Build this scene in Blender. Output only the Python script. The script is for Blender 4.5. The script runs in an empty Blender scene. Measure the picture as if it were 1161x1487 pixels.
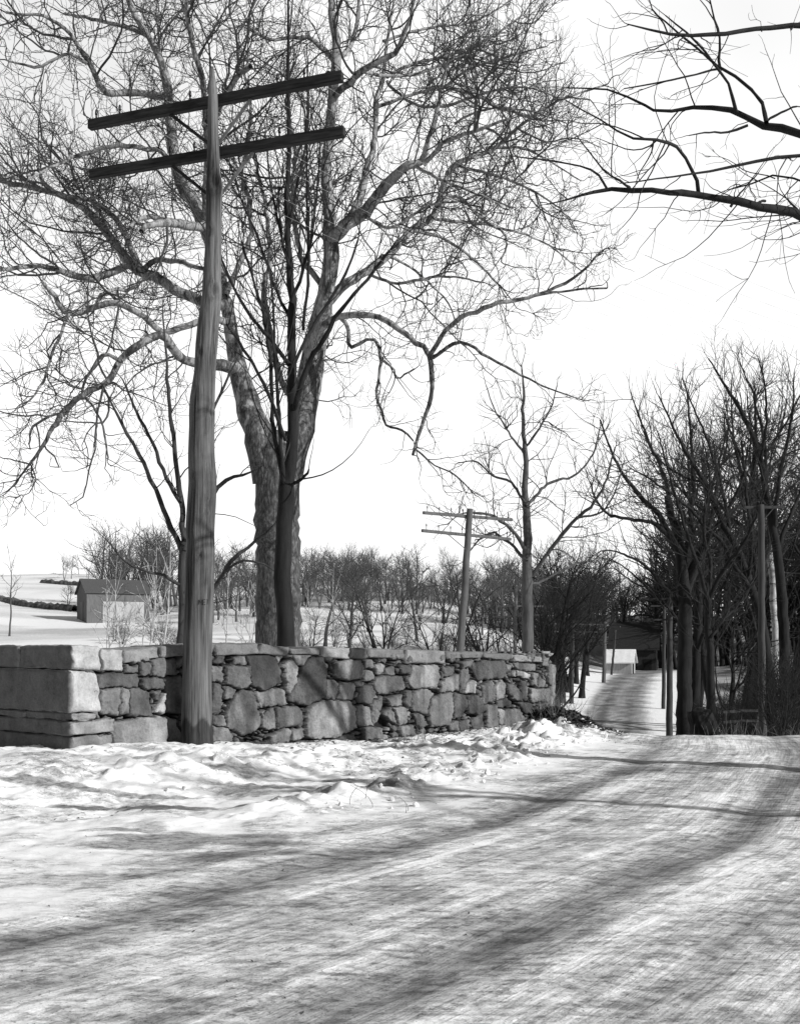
import bpy, bmesh, math, random
import numpy as np
from mathutils import Vector, Matrix

SC = bpy.context.scene
COL = SC.collection
rs = np.random.RandomState(7)
F = 1600.0                      # focal length in photo pixels
PW, PH = 1161.0, 1487.0
CX, HZ = 580.5, 940.0           # principal column and horizon row
CAMZ = 1.5

def at(px, py, Y):
    """a point of the place from its bearing and its distance"""
    return np.array([(px - CX) / F * Y, Y, CAMZ + (HZ - py) / F * Y])

# ------------------------------------------------------------------ noise
def _hash(ix, iy, seed):
    h = (ix.astype(np.int64) * 374761393 + iy.astype(np.int64) * 668265263 + seed * 974634777) & 0x7fffffff
    h = ((h ^ (h >> 13)) * 1274126177) & 0x7fffffff
    h = h ^ (h >> 16)
    return (h & 0xffff) / 65535.0

def vnoise(x, y, seed=0):
    x = np.asarray(x, float); y = np.asarray(y, float)
    ix = np.floor(x); iy = np.floor(y)
    fx = x - ix; fy = y - iy
    fx = fx * fx * (3 - 2 * fx); fy = fy * fy * (3 - 2 * fy)
    a = _hash(ix, iy, seed); b = _hash(ix + 1, iy, seed)
    c = _hash(ix, iy + 1, seed); d = _hash(ix + 1, iy + 1, seed)
    return (a * (1 - fx) + b * fx) * (1 - fy) + (c * (1 - fx) + d * fx) * fy

def fbm(x, y, seed=0, octs=4, gain=.5):
    s = 0; a = 1; t = 0
    for k in range(octs):
        s = s + a * vnoise(x * 2 ** k + 17.3 * k, y * 2 ** k - 9.1 * k, seed + k)
        t += a; a *= gain
    return s / t

def sstep(a, b, x):
    t = np.clip((np.asarray(x, float) - a) / (b - a), 0, 1)
    return t * t * (3 - 2 * t)

# ------------------------------------------------------------------ objects
def link(o, parent=None):
    COL.objects.link(o)
    if parent is not None:
        o.parent = parent
    return o

def tag(o, label=None, cat=None, group=None, kind=None):
    if label: o['label'] = label
    if cat: o['category'] = cat
    if group: o['group'] = group
    if kind: o['kind'] = kind
    return o

def thing(name, label, cat, loc=(0, 0, 0), rz=0, group=None):
    o = bpy.data.objects.new(name, None)
    o.empty_display_size = .3
    o.location = [float(v) for v in loc]
    o.rotation_euler = (0, 0, rz)
    link(o)
    return tag(o, label, cat, group)

def np_mesh(name, verts, quads, smooth=True):
    verts = np.ascontiguousarray(verts, dtype=np.float32)
    quads = np.ascontiguousarray(quads, dtype=np.int32)
    me = bpy.data.meshes.new(name)
    n = quads.shape[1]
    me.vertices.add(len(verts)); me.vertices.foreach_set('co', verts.ravel())
    me.loops.add(quads.size); me.loops.foreach_set('vertex_index', quads.ravel())
    me.polygons.add(len(quads))
    me.polygons.foreach_set('loop_start', np.arange(0, quads.size, n, dtype=np.int32))
    me.polygons.foreach_set('loop_total', np.full(len(quads), n, dtype=np.int32))
    me.polygons.foreach_set('use_smooth', np.full(len(quads), smooth, dtype=bool))
    me.update(calc_edges=True)
    return me

def attr(me, name, vals):
    a = me.attributes.new(name, 'FLOAT', 'POINT')
    a.data.foreach_set('value', np.ascontiguousarray(vals, dtype=np.float32).ravel())

def obj(name, me, mat, parent=None):
    o = bpy.data.objects.new(name, me)
    if mat is not None and len(me.materials) == 0:
        me.materials.append(mat)
    return link(o, parent)

class MB:
    """collects quads/tris of one part"""
    def __init__(s): s.v = []; s.f = []
    def add(s, vs, fs):
        b = len(s.v); s.v += [tuple(map(float, p)) for p in vs]
        s.f += [tuple(b + i for i in f) for f in fs]
    def box(s, c, size, rz=0, ax=None):
        hx, hy, hz = [k / 2 for k in size]
        R = Matrix.Rotation(rz, 3, 'Z') if ax is None else ax
        vs = []
        for x in (-hx, hx):
            for y in (-hy, hy):
                for z in (-hz, hz):
                    p = R @ Vector((x, y, z)); vs.append((p.x + c[0], p.y + c[1], p.z + c[2]))
        s.add(vs, [(0, 1, 3, 2), (4, 6, 7, 5), (0, 4, 5, 1), (2, 3, 7, 6), (0, 2, 6, 4), (1, 5, 7, 3)])
    def bar(s, a, b, w, h):
        a = Vector([float(k) for k in a]); b = Vector([float(k) for k in b])
        d = (b - a); L = d.length; d.normalize()
        up = Vector((0, 0, 1))
        if abs(d.z) > .95: up = Vector((0, 1, 0))
        sx = d.cross(up).normalized(); sz = sx.cross(d).normalized()
        R = Matrix((sx, d, sz)).transposed()
        s.box((a + b) / 2, (w, L, h), ax=R)
    def tube(s, pts, rad, n=8, cap=True):
        P = np.array([pts], float); Rr = np.array([rad], float)
        v, q = tubes(P, Rr, n)
        s.add(v, [tuple(f) for f in q])
        if cap:
            b = len(s.v) - len(v); m = len(pts)
            s.f.append(tuple(b + i for i in range(n))[::-1])
            s.f.append(tuple(b + (m - 1) * n + i for i in range(n)))
    def mesh(s, name, smooth=False, bevel=0):
        me = bpy.data.meshes.new(name)
        me.from_pydata(s.v, [], s.f)
        bm = bmesh.new(); bm.from_mesh(me)
        if bevel:
            bmesh.ops.bevel(bm, geom=list(bm.edges), offset=bevel, segments=2, affect='EDGES', clamp_overlap=True)
        bmesh.ops.recalc_face_normals(bm, faces=bm.faces)
        bm.to_mesh(me); bm.free()
        for p in me.polygons: p.use_smooth = smooth
        return me
    def build(s, name, mat, parent=None, smooth=False, bevel=0):
        return obj(name, s.mesh(name, smooth, bevel), mat, parent)

def tubes(P, R, sides):
    """P (N,n,3), R (N,n) -> verts, quads of N round tubes"""
    N, n, _ = P.shape
    T = np.empty_like(P)
    T[:, 1:-1] = P[:, 2:] - P[:, :-2]; T[:, 0] = P[:, 1] - P[:, 0]; T[:, -1] = P[:, -1] - P[:, -2]
    T /= np.linalg.norm(T, axis=2, keepdims=True) + 1e-9
    M = T.mean(axis=1); M /= np.linalg.norm(M, axis=1, keepdims=True) + 1e-9
    ref = np.where(np.abs(M[:, 2:3]) < .8, np.array([[0, 0, 1.]]), np.array([[1., 0, 0]]))
    A = np.cross(T, ref[:, None, :]); A /= np.linalg.norm(A, axis=2, keepdims=True) + 1e-9
    B = np.cross(T, A)
    th = np.arange(sides) * 2 * np.pi / sides
    V = P[:, :, None, :] + R[:, :, None, None] * (A[:, :, None, :] * np.cos(th)[None, None, :, None] + B[:, :, None, :] * np.sin(th)[None, None, :, None])
    V = V.reshape(-1, 3)
    b = np.arange(N)[:, None, None] * (n * sides); i = np.arange(n - 1)[None, :, None] * sides
    j = np.arange(sides)[None, None, :]; k = (j + 1) % sides
    q = np.stack([b + i + j, b + i + sides + j, b + i + sides + k, b + i + k], axis=-1).reshape(-1, 4)
    return V, q

# ------------------------------------------------------------------ materials
def grey(v): return (v, v, v, 1)

class NT:
    def __init__(s, name, rough=.85, spec=.2):
        s.m = bpy.data.materials.new(name); s.m.use_nodes = True
        s.t = s.m.node_tree; s.n = s.t.nodes
        s.b = s.n['Principled BSDF']; s.b.inputs['Roughness'].default_value = rough
        s.b.inputs['Specular IOR Level'].default_value = spec
        s.tc = s.n.new('ShaderNodeTexCoord')
    def l(s, a, b): s.t.links.new(a, b)
    def coord(s, scale=(1, 1, 1), rot=(0, 0, 0), kind='Object'):
        mp = s.n.new('ShaderNodeMapping'); mp.inputs['Scale'].default_value = scale; mp.inputs['Rotation'].default_value = rot
        s.l(s.tc.outputs[kind], mp.inputs[0]); return mp.outputs[0]
    def noise(s, vec, scale, detail=4, rough=.55):
        t = s.n.new('ShaderNodeTexNoise'); t.inputs['Scale'].default_value = scale
        t.inputs['Detail'].default_value = detail; t.inputs['Roughness'].default_value = rough
        s.l(vec, t.inputs['Vector']); return t.outputs['Fac']
    def ramp(s, fac, stops):
        r = s.n.new('ShaderNodeValToRGB'); e = r.color_ramp.elements
        while len(e) < len(stops): e.new(.5)
        for k, (p, v) in enumerate(stops): e[k].position = p; e[k].color = grey(v)
        s.l(fac, r.inputs[0]); return r.outputs[0]
    def math(s, op, a, b, clamp=False):
        m = s.n.new('ShaderNodeMath'); m.operation = op; m.use_clamp = clamp
        for k, x in enumerate((a, b)):
            if isinstance(x, (int, float)): m.inputs[k].default_value = x
            else: s.l(x, m.inputs[k])
        return m.outputs[0]
    def mix(s, f, a, b):
        m = s.n.new('ShaderNodeMix'); m.data_type = 'FLOAT'
        for k, x in ((0, f), (2, a), (3, b)):
            if isinstance(x, (int, float)): m.inputs[k].default_value = x
            else: s.l(x, m.inputs[k])
        return m.outputs[0]
    def at(s, name):
        a = s.n.new('ShaderNodeAttribute'); a.attribute_name = name; return a.outputs['Fac']
    def color(s, c): s.l(c, s.b.inputs['Base Color'])
    def bump(s, h, strength=.4, dist=.02):
        b = s.n.new('ShaderNodeBump'); b.inputs['Strength'].default_value = strength; b.inputs['Distance'].default_value = dist
        s.l(h, b.inputs['Height']); s.l(b.outputs[0], s.b.inputs['Normal'])

def bark(name, lo, hi, scale=6, stretch=.18, bump=.6, dist=.02):
    k = NT(name)
    v = k.coord((1, 1, stretch))
    n = k.noise(v, scale, 5, .65)
    n2 = k.noise(k.coord(), 1.3, 3)
    f = k.math('ADD', k.math('MULTIPLY', n, .75), k.math('MULTIPLY', n2, .35))
    k.color(k.ramp(f, [(.36, lo), (.5, (lo + hi) / 2), (.66, hi)]))
    k.bump(n, bump, dist)
    return k.m

def flat_noise(name, lo, hi, scale=5, detail=5, bump=.3, dist=.01, rough=.85, stretch=(1, 1, 1)):
    k = NT(name, rough)
    n = k.noise(k.coord(stretch), scale, detail, .6)
    k.color(k.ramp(n, [(.32, lo), (.68, hi)]))
    if bump: k.bump(n, bump, dist)
    return k.m

def sycamore_bark():
    k = NT('sycamore_bark')
    vo = k.noise(k.coord((1, 1, .45)), 3.2, 4, .7)
    fine = k.noise(k.coord((1, 1, .3)), 16, 4, .7)
    z = k.n.new('ShaderNodeSeparateXYZ'); k.l(k.tc.outputs['Object'], z.inputs[0])
    hi = k.math('MULTIPLY', k.math('SUBTRACT', z.outputs[2], 5.0), .16, True)   # upper limbs shed to pale bark
    thr = k.math('ADD', vo, k.math('MULTIPLY', k.math('SUBTRACT', hi, .68), .26))
    pale = k.ramp(thr, [(.50, 0), (.60, 1)])
    dark = k.ramp(fine, [(.36, .022), (.52, .07), (.68, .16)])
    lite = k.ramp(fine, [(.3, .12), (.7, .40)])
    k.color(k.mix(pale, dark, lite))
    k.bump(fine, .5, .02)
    return k.m

def ground_mat():
    k = NT('snow_and_dirt', .8, .15)
    tone = k.at('tone'); grit = k.at('grit'); road = k.at('roadm'); ru = k.at('ru'); rd = k.at('rd')
    def rvec(a, b):
        c = k.n.new('ShaderNodeCombineXYZ'); k.l(k.math('MULTIPLY', ru, a), c.inputs[0]); k.l(k.math('MULTIPLY', rd, b), c.inputs[1]); return c.outputs[0]
    n1 = k.noise(rvec(.20, 3.6), 1.0, 7, .62); n2 = k.noise(rvec(.7, 11.0), 1.0, 6, .62)
    st = k.ramp(k.math('ADD', k.math('MULTIPLY', n1, .55), k.math('MULTIPLY', n2, .45)), [(.41, 0), (.50, .5), (.59, 1)])
    f1 = k.noise(k.coord(), 9, 6, .7)
    f2 = k.noise(k.coord(), 45, 5, .7)
    f5 = k.noise(k.coord((.55, 1.2, 1)), 5, 9, .72)
    f6 = k.noise(k.coord((.6, 1.1, 1)), 17, 7, .7)
    pat = k.ramp(k.math('ADD', k.math('MULTIPLY', f5, .5), k.math('MULTIPLY', f6, .5)), [(.43, 0), (.50, .55), (.58, 1)])
    f4 = k.noise(k.coord(), 60, 3, .6)
    pit = k.mix(k.math('MULTIPLY', grit, .9), 1.0, k.ramp(f4, [(.585, 1.0), (.68, .3)]))
    e = k.math('MULTIPLY', k.math('SUBTRACT', st, .5), k.math('MULTIPLY', road, .50))
    e = k.math('ADD', e, k.math('MULTIPLY', k.math('SUBTRACT', pat, .5), k.math('MULTIPLY', grit, .95)))
    e = k.math('ADD', e, k.math('MULTIPLY', k.math('SUBTRACT', f2, .5), k.math('MULTIPLY', grit, .7)))
    v = k.math('MULTIPLY', k.math('MULTIPLY', tone, k.math('ADD', e, 1.0)), pit)
    v = k.math('MINIMUM', k.math('MAXIMUM', v, .03), .88)
    k.color(v)
    k.bump(k.math('MULTIPLY', k.math('ADD', f1, k.math('ADD', k.math('MULTIPLY', f2, .6), k.math('MULTIPLY', st, road))), k.math('ADD', k.math('MULTIPLY', grit, .6), .25)), .6, .018)
    return k.m

def stone_mat():
    k = NT('granite', .9, .2)
    tone = k.at('tone')
    a = k.noise(k.coord(), 4, 5, .65); b = k.noise(k.coord(), 30, 5, .7); c = k.noise(k.coord((1, 1, .25)), 7, 3, .6)
    s = k.math('ADD', k.math('MULTIPLY', k.math('SUBTRACT', a, .5), 1.3), k.math('MULTIPLY', k.math('SUBTRACT', b, .5), .9))
    s = k.math('ADD', s, k.math('MULTIPLY', k.math('SUBTRACT', c, .5), .8))
    k.color(k.math('MAXIMUM', k.math('MULTIPLY', tone, k.math('ADD', s, 1.0)), .01))
    k.bump(k.math('ADD', a, k.math('ADD', b, k.noise(k.coord(), 11, 4, .7))), .8, .022)
    return k.m

def pole_mat():
    k = NT('weathered_pole_wood', .9, .15)
    a = k.noise(k.coord((1, 1, .022)), 34, 6, .75); b = k.noise(k.coord((1, 1, .12)), 5, 5, .65)
    f = k.math('ADD', k.math('MULTIPLY', a, .65), k.math('MULTIPLY', b, .45))
    col = k.ramp(f, [(.40, .022), (.47, .075), (.55, .15), (.66, .25)])
    k.color(k.math('MULTIPLY', col, k.at('tone')))
    k.bump(a, .7, .015)
    return k.m

def plank_mat(name, lo, hi, n=5.0, axis='X'):
    k = NT(name, .9, .1)
    w = k.n.new('ShaderNodeTexWave'); w.bands_direction = axis; w.inputs['Scale'].default_value = n; w.inputs['Distortion'].default_value = .4
    k.l(k.tc.outputs['Object'], w.inputs[0])
    a = k.noise(k.coord((6, 6, .4)), 3, 4, .6)
    gap = k.ramp(w.outputs['Fac'], [(.0, .35), (.12, 1.0)])
    k.color(k.math('MULTIPLY', k.ramp(a, [(.3, lo), (.7, hi)]), gap))
    return k.m

M = {}
M['ground'] = ground_mat()
M['stone'] = stone_mat()
M['syc'] = sycamore_bark()
M['twig'] = bark('sycamore_twig_bark', .022, .075, 4, .4, .2)
M['dark'] = bark('dark_bark', .007, .055, 7, .13, .9, .04)
M['darktwig'] = bark('dark_twig_bark', .016, .04, 4, .4, .1)
M['black'] = bark('wet_black_bark', .004, .02, 9, .15)
M['mid'] = bark('grey_bark', .03, .10, 8, .2, .8, .03)
M['far'] = bark('hazy_far_bark', .14, .24, 5, .4, .1)  # distance haze put into the bark colour
M['farmid'] = bark('hazy_grey_bark', .055, .115, 5, .4, .1)  # nearer slope, less haze mixed into the bark colour
M['pale'] = bark('pale_birch_bark', .16, .5, 4, .9, .2)
M['pole'] = pole_mat()
M['arm'] = flat_noise('creosoted_timber', .005, .03, 7, 6, .7, .02, .7, (.25, 1, 4))
M['darkpole'] = bark('dark_pole_wood', .02, .06, 14, .08)
M['greypole'] = bark('grey_pole_wood', .045, .12, 14, .08)
M['glass'] = flat_noise('dark_insulator_glass', .01, .03, 8, 2, 0, .01, .25)
M['steel'] = flat_noise('galvanised_brace', .10, .2, 12, 3, .1)
M['wire'] = flat_noise('bright_copper_wire', .5, .65, 10, 2, 0)
M['planks'] = plank_mat('weathered_boards', .09, .16, 1.6)
M['planks_y'] = plank_mat('weathered_boards_side', .10, .18, 1.6, 'Y')
M['roof'] = flat_noise('old_shingle_roof', .05, .1, 3, 5, .3, .03, .9, (1, 6, 6))
M['darkroof'] = flat_noise('dark_shingle_roof', .012, .03, 3, 5, .3, .03, .9, (1, 6, 6))
M['snowroof'] = flat_noise('snow_on_roof', .7, .85, 2, 4, .2)
M['lightplanks'] = plank_mat('grey_shed_boards', .26, .48, 2.6)
M['darkboards'] = plank_mat('dark_barn_boards', .015, .04, 1.6)
M['hole'] = flat_noise('dark_opening', .004, .01, 3, 2, 0)
M['ink'] = flat_noise('black_stencil_paint', .012, .05, 60, 3, 0)
M['leaf'] = flat_noise('dead_leaf', .03, .1, 6, 3, 0)
M['weed'] = flat_noise('dry_weed', .08, .2, 6, 3, 0)
M['fence'] = bark('fence_wood', .015, .05, 12, .2)
M['snowclod'] = flat_noise('dirty_snow', .45, .85, 6, 5, .4, .02)

# ------------------------------------------------------------------ the wall line, the road line, the lie of the land
WA = np.array([-3.91, 13.04]); WB = np.array([2.95, 21.16])
WD = (WB - WA) / np.linalg.norm(WB - WA); WN = np.array([WD[1], -WD[0]])      # along the wall, out to the road
WL = float(np.linalg.norm(WB - WA))

RC = np.array([(-9, -6), (-3.9, 1), (-.9, 4.9), (-.1, 6.0), (1.2, 7.9), (2.3, 9.6), (4.2, 14.0), (5.5, 17.6), (7.1, 24.5), (8.9, 38), (13.6, 70), (18.4, 92), (24.2, 114), (30.5, 132), (38, 150)], float)
def catmull(P, m=12):
    P = np.asarray(P, float); Q = np.vstack([2 * P[0] - P[1], P, 2 * P[-1] - P[-2]]); out = []
    for i in range(1, len(Q) - 2):
        a, b, c, d = Q[i - 1], Q[i], Q[i + 1], Q[i + 2]
        for t in np.arange(m) / m:
            out.append(.5 * ((2 * b) + (c - a) * t + (2 * a - 5 * b + 4 * c - d) * t * t + (3 * b - a - 3 * c + d) * t ** 3))
    out.append(P[-1]); return np.array(out)
RP = catmull(RC, 10)
RS = np.concatenate([[0], np.cumsum(np.linalg.norm(np.diff(RP, axis=0), axis=1))])

def road_coords(x, y):
    """signed offset to the right of the road's middle line, and distance along it"""
    x = np.asarray(x, float); shp = x.shape; x = x.ravel(); y = np.asarray(y, float).ravel()
    best = np.full(x.shape, 1e9); D = np.zeros_like(x); U = np.zeros_like(x)
    for i in range(len(RP) - 1):
        a = RP[i]; e = RP[i + 1] - a; L = np.hypot(*e); e = e / L
        t = np.clip((x - a[0]) * e[0] + (y - a[1]) * e[1], 0, L)
        dx = x - a[0] - t * e[0]; dy = y - a[1] - t * e[1]
        d = dx * dx + dy * dy
        m = d < best
        best[m] = d[m]; U[m] = RS[i] + t[m]
        sgn = np.sign(dx * e[1] - dy * e[0])
        D[m] = (np.sqrt(d) * sgn)[m]
    return D.reshape(shp), U.reshape(shp)

_ry = [-50, 14, 18.5, 21, 25, 32, 42, 56, 66, 74, 90, 114, 124, 150, 220, 400]
_rz = [0, 0, -.05, -.17, -.62, -1.22, -2.05, -3.25, -3.9, -3.75, -2.85, -1.42, -1.3, -1.2, 1.0, 10]
def road_z(y): return np.interp(y, _ry, _rz)
_hy = [-50, 16, 24, 60, 78, 92, 118, 150, 215, 300, 420, 700]
_hz = [0, .15, -.3, -1.6, -.6, 1.5, 3.0, 4.9, 10.0, 18.5, 23, 25]
_gy = [-50, 16, 21, 26, 40, 60, 90, 120, 170, 300, 500, 700]
_gz = [0, 0, -.2, -.8, -2.0, -3.4, -2.6, -1.0, 3, 17, 28, 30]

def land(x, y, detail=True):
    x = np.asarray(x, float); y = np.asarray(y, float)
    D, U = road_coords(x, y)
    zr = road_z(y)
    left = np.interp(y, _hy, _hz); right = np.interp(y, _gy, _gz)
    und = (fbm(x / 40, y / 40, 3, 3) - .5) * sstep(50, 160, y) * 4.5
    ridge = .8 + .35 * sstep(-60, -10, -x - 0.05 * y) - .30 * sstep(-20, 60, x)
    left = np.where(left > 0, left * ridge, left)
    side = sstep(-3, 3, D)
    open_z = left * (1 - side) + right * side + und
    w = sstep(3.2, 9 + .12 * np.clip(y, 0, 120), np.abs(D))
    near = sstep(24, 34, y)                    # before the crest the shoulder lies almost level with the road
    z = zr * (1 - w) + open_z * w
    z = z * near + (zr * (1 - w * .35)) * (1 - near)
    # ground along the wall
    rx = x - WA[0]; ry = y - WA[1]
    s = rx * WD[0] + ry * WD[1]; g = rx * WN[0] + ry * WN[1]
    inw = sstep(-3.5, -.5, s) * (1 - sstep(WL + .2, WL + 2.2, s))
    bank = np.where(g > 0, 1 - sstep(.1, 2.7, g), 1.0) * (1 - sstep(.4, 3, -g))
    lift = np.interp(s, [-3, 0, 1.2, 2.7, 5.4, 7.0, 8.5, 9.4, 10.2, 11.5], [.34, .30, .31, .19, .10, .13, .17, .25, .18, .04])
    z = z + lift * bank * inw
    return z, D, U, s, g

def ground_z(x, y):
    return float(land(np.array([float(x)]), np.array([float(y)]))[0][0])

# ------------------------------------------------------------------ ground and road sheets
def geo(a, b, d0, k):
    out = [a]; d = d0
    while out[-1] < b: out.append(out[-1] + d); d *= k
    return out
xs = np.array(sorted(set([-v for v in geo(8.5, 520, .05, 1.09)] + list(np.arange(-8.5, 10.6, .036)) + geo(10.6, 520, .05, 1.09))))
ys = np.array(list(np.arange(-40, 2, 1.5)) + list(np.arange(2.2, 23, .031)) + geo(23.03, 130, .06, 1.012) + geo(131.5, 800, 2.5, 1.05))
GX, GY = np.meshgrid(xs, ys)
Z, D, U, S, G = land(GX, GY)
aD = np.abs(D)
nearf = 1 - sstep(22, 60, GY)
# micro relief
n_big = fbm(GX / 1.1, GY / 1.1, 11, 4)
n_mid = fbm(GX / .33, GY / .33, 21, 4)
n_fin = fbm(GX / .09, GY / .09, 31, 3)
offroad = sstep(2.3, 3.4, aD)
pl_edge = np.exp(-((D + 3.05 + (n_big - .5) * 1.5) / .42) ** 2) * sstep(8.6, 11, GY) * (1 - sstep(21, 28, GY))
shoulder = np.exp(-((G - 1.35 - (n_big - .5) * 1.2) / .55) ** 2) * sstep(-4, -1, S) * (1 - sstep(8.5, 11, S))
clod = np.maximum(0, fbm(GX / .2, GY / .2, 41, 3) - .47) * 2.2
Z += nearf * (offroad * ((n_big - .5) * .09 + (n_mid - .5) * .055 + (n_fin - .5) * .016)
              + (1 - offroad) * ((n_mid - .5) * .018 + (n_fin - .5) * .010))
Z += nearf * pl_edge * (.045 + clod * .15) * (.35 + 1.1 * n_big)
verge = nearf * sstep(-2.2, -2.9, D) * (1 - sstep(2.6, 3.8, G)) * sstep(-6, -3, S)
crust = np.abs(fbm(GX / .22, GY / .22, 45, 4, .6) - .5) * 2
Z += verge * ((.22 - crust) * .055 * (.2 + 1.3 * n_big) + (n_fin - .5) * .022)
Z += nearf * shoulder * (.04 + clod * .10)
# wheel ruts
warp = (fbm(U / 2.2, D * 0 + 3, 51, 3) - .5) * .35
ruts = np.zeros_like(Z)
for off, w, a in ((-1.28, .22, 1.05), (-.45, .14, .35), (.70, .24, 1.2), (1.75, .2, .6), (-2.1, .14, .3), (2.35, .2, .4)):
    ruts = np.maximum(ruts, a * np.exp(-((D - off - warp) / w) ** 2))
Z -= ruts * .022 * nearf
# leaf-strewn bank at the wall's end
_ax = np.array([.65, -.95]); _al = np.hypot(*_ax); _ax = _ax / _al
_t = ((GX - 2.75) * _ax[0] + (GY - 20.75) * _ax[1]) / _al; _w = (GX - 2.75) * -_ax[1] + (GY - 20.75) * _ax[0]
lb = np.exp(-np.clip(_t - .25, 0, 9) ** 2 * 3.5 - np.clip(-_t - .2, 0, 9) ** 2 * 6) * np.exp(-(_w / .5) ** 2)
Z += lb * .26
# tone of the surface: snow, packed ice, dirt
streak = fbm(U / 2.6, D / .11, 61, 4)
streak2 = fbm(U / .9, D / .45, 67, 4)
blot = fbm(GX / .55, GY / .4, 71, 5)
blot2 = fbm(GX / 2.2, GY / 1.6, 81, 4)
roadm = 1 - sstep(2.2, 3.2, aD + .75 * (D < 0) + (blot2 - .5) * 2.0 + (blot - .5) * .8)
speck = fbm(GX / .16, GY / .13, 73, 4)
ice = .56 + (streak - .5) * .5 + (streak2 - .5) * .4 + (blot - .5) * .45 + (speck - .5) * .3
ice = np.clip(ice, .2, .86)
dirt = np.clip(ruts * 1.1 * (.66 + .55 * blot2 + .9 * (streak - .5)), 0, 1) * (.75 + .5 * (speck - .3))
dirt = np.clip(dirt, 0, 1)
ice = ice * (1 - .66 * dirt)
snow = .88 + (blot - .5) * .06
spill = sstep(.53, .66, blot * .6 + streak2 * .4 + .08 * np.exp(-((D + 3.3) / .9) ** 2)) * nearf
snow = snow * (1 - .30 * spill * (1 - sstep(.6, 2.2, -D - 3.0)))
tone = snow * (1 - roadm) + ice * roadm
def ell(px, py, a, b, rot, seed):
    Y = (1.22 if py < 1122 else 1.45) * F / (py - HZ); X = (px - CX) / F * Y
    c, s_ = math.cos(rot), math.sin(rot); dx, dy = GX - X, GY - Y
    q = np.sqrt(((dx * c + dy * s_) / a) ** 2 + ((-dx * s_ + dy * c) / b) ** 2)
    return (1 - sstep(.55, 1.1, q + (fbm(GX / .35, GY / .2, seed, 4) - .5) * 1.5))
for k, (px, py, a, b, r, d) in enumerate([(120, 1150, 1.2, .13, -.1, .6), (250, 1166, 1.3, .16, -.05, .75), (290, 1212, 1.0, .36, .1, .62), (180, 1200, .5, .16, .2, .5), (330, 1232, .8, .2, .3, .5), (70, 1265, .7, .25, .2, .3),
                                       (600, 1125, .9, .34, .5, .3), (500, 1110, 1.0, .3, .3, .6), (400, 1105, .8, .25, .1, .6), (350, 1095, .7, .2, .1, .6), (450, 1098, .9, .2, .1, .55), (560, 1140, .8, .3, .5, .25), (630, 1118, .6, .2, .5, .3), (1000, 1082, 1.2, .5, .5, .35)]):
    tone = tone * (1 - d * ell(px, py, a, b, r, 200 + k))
tone = tone * (1 - .28 * sstep(.12, .5, clod) * np.clip(shoulder + .6 * pl_edge, 0, 1) * nearf * sstep(.45, .62, blot))
lbm = sstep(.2, .42, lb + (blot - .5) * .35)
tone = tone * (1 - lbm) + (.055 + .05 * blot) * lbm
# wall foot: bare soil
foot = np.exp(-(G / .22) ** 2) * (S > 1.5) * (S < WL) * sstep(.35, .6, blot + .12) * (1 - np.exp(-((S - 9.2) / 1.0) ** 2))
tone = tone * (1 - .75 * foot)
# farther off: fields, brush litter in the woods
ff = sstep(24, 40, GY)
patch = sstep(.46, .62, fbm(GX / 14, GY / 7, 91, 5))
wood = sstep(4.6, 8, D) * ff
woodl = sstep(6.0, 9, -D) * ff * (1 - sstep(12, 26, -D)) * (1 - sstep(110, 140, GY)) * sstep(50, 70, GY)
endw = sstep(120, 150, GY) * sstep(-5, 25, GX - .02 * GY)
field = .80 - .50 * patch * (.4 + .6 * sstep(-15, 40, GX + 10))
hillb = sstep(150, 185, GY + (blot2 - .5) * 30) * sstep(-40, 0, GX + .12 * GY) * sstep(.40, .55, fbm(GX / 18, GY / 12, 97, 4) + .06)
field = field * (1 - .62 * hillb)
grass = np.exp(-((GY - 128 + (blot2 - .5) * 10) / 7) ** 2) * sstep(10, 30, -GX)
field = field - .35 * grass
litter = .04 + .30 * sstep(.5, .68, fbm(GX / 2.5, GY / 2.5, 95, 4))
dk = np.clip(np.maximum(np.maximum(wood, woodl * .8), endw), 0, 1)
far_tone = field * (1 - dk) + litter * dk
fw = sstep(3.0, 4.2, aD) * ff
tone = tone * (1 - fw) + far_tone * fw
farroad = ff * (1 - sstep(2.4, 3.4, aD))
tone = tone * (1 - farroad) + farroad * np.clip(.26 + .5 * (streak - .5) - .18 * np.exp(-((aD - .9) / .35) ** 2), .1, .8)
vg = sstep(1.9, 2.5, aD + (blot2 - .5) * .8) * (1 - sstep(4.6, 6.5, aD + (blot2 - .5) * 2)) * ff
tone = tone * (1 - vg) + .84 * vg
tone = np.clip(tone, .035, .87)
grit = np.clip(.18 + .75 * (1 - sstep(.55, .8, tone)) * (1 - .6 * ff) + .25 * roadm * (1 - ff), .15, 1.0)

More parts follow.
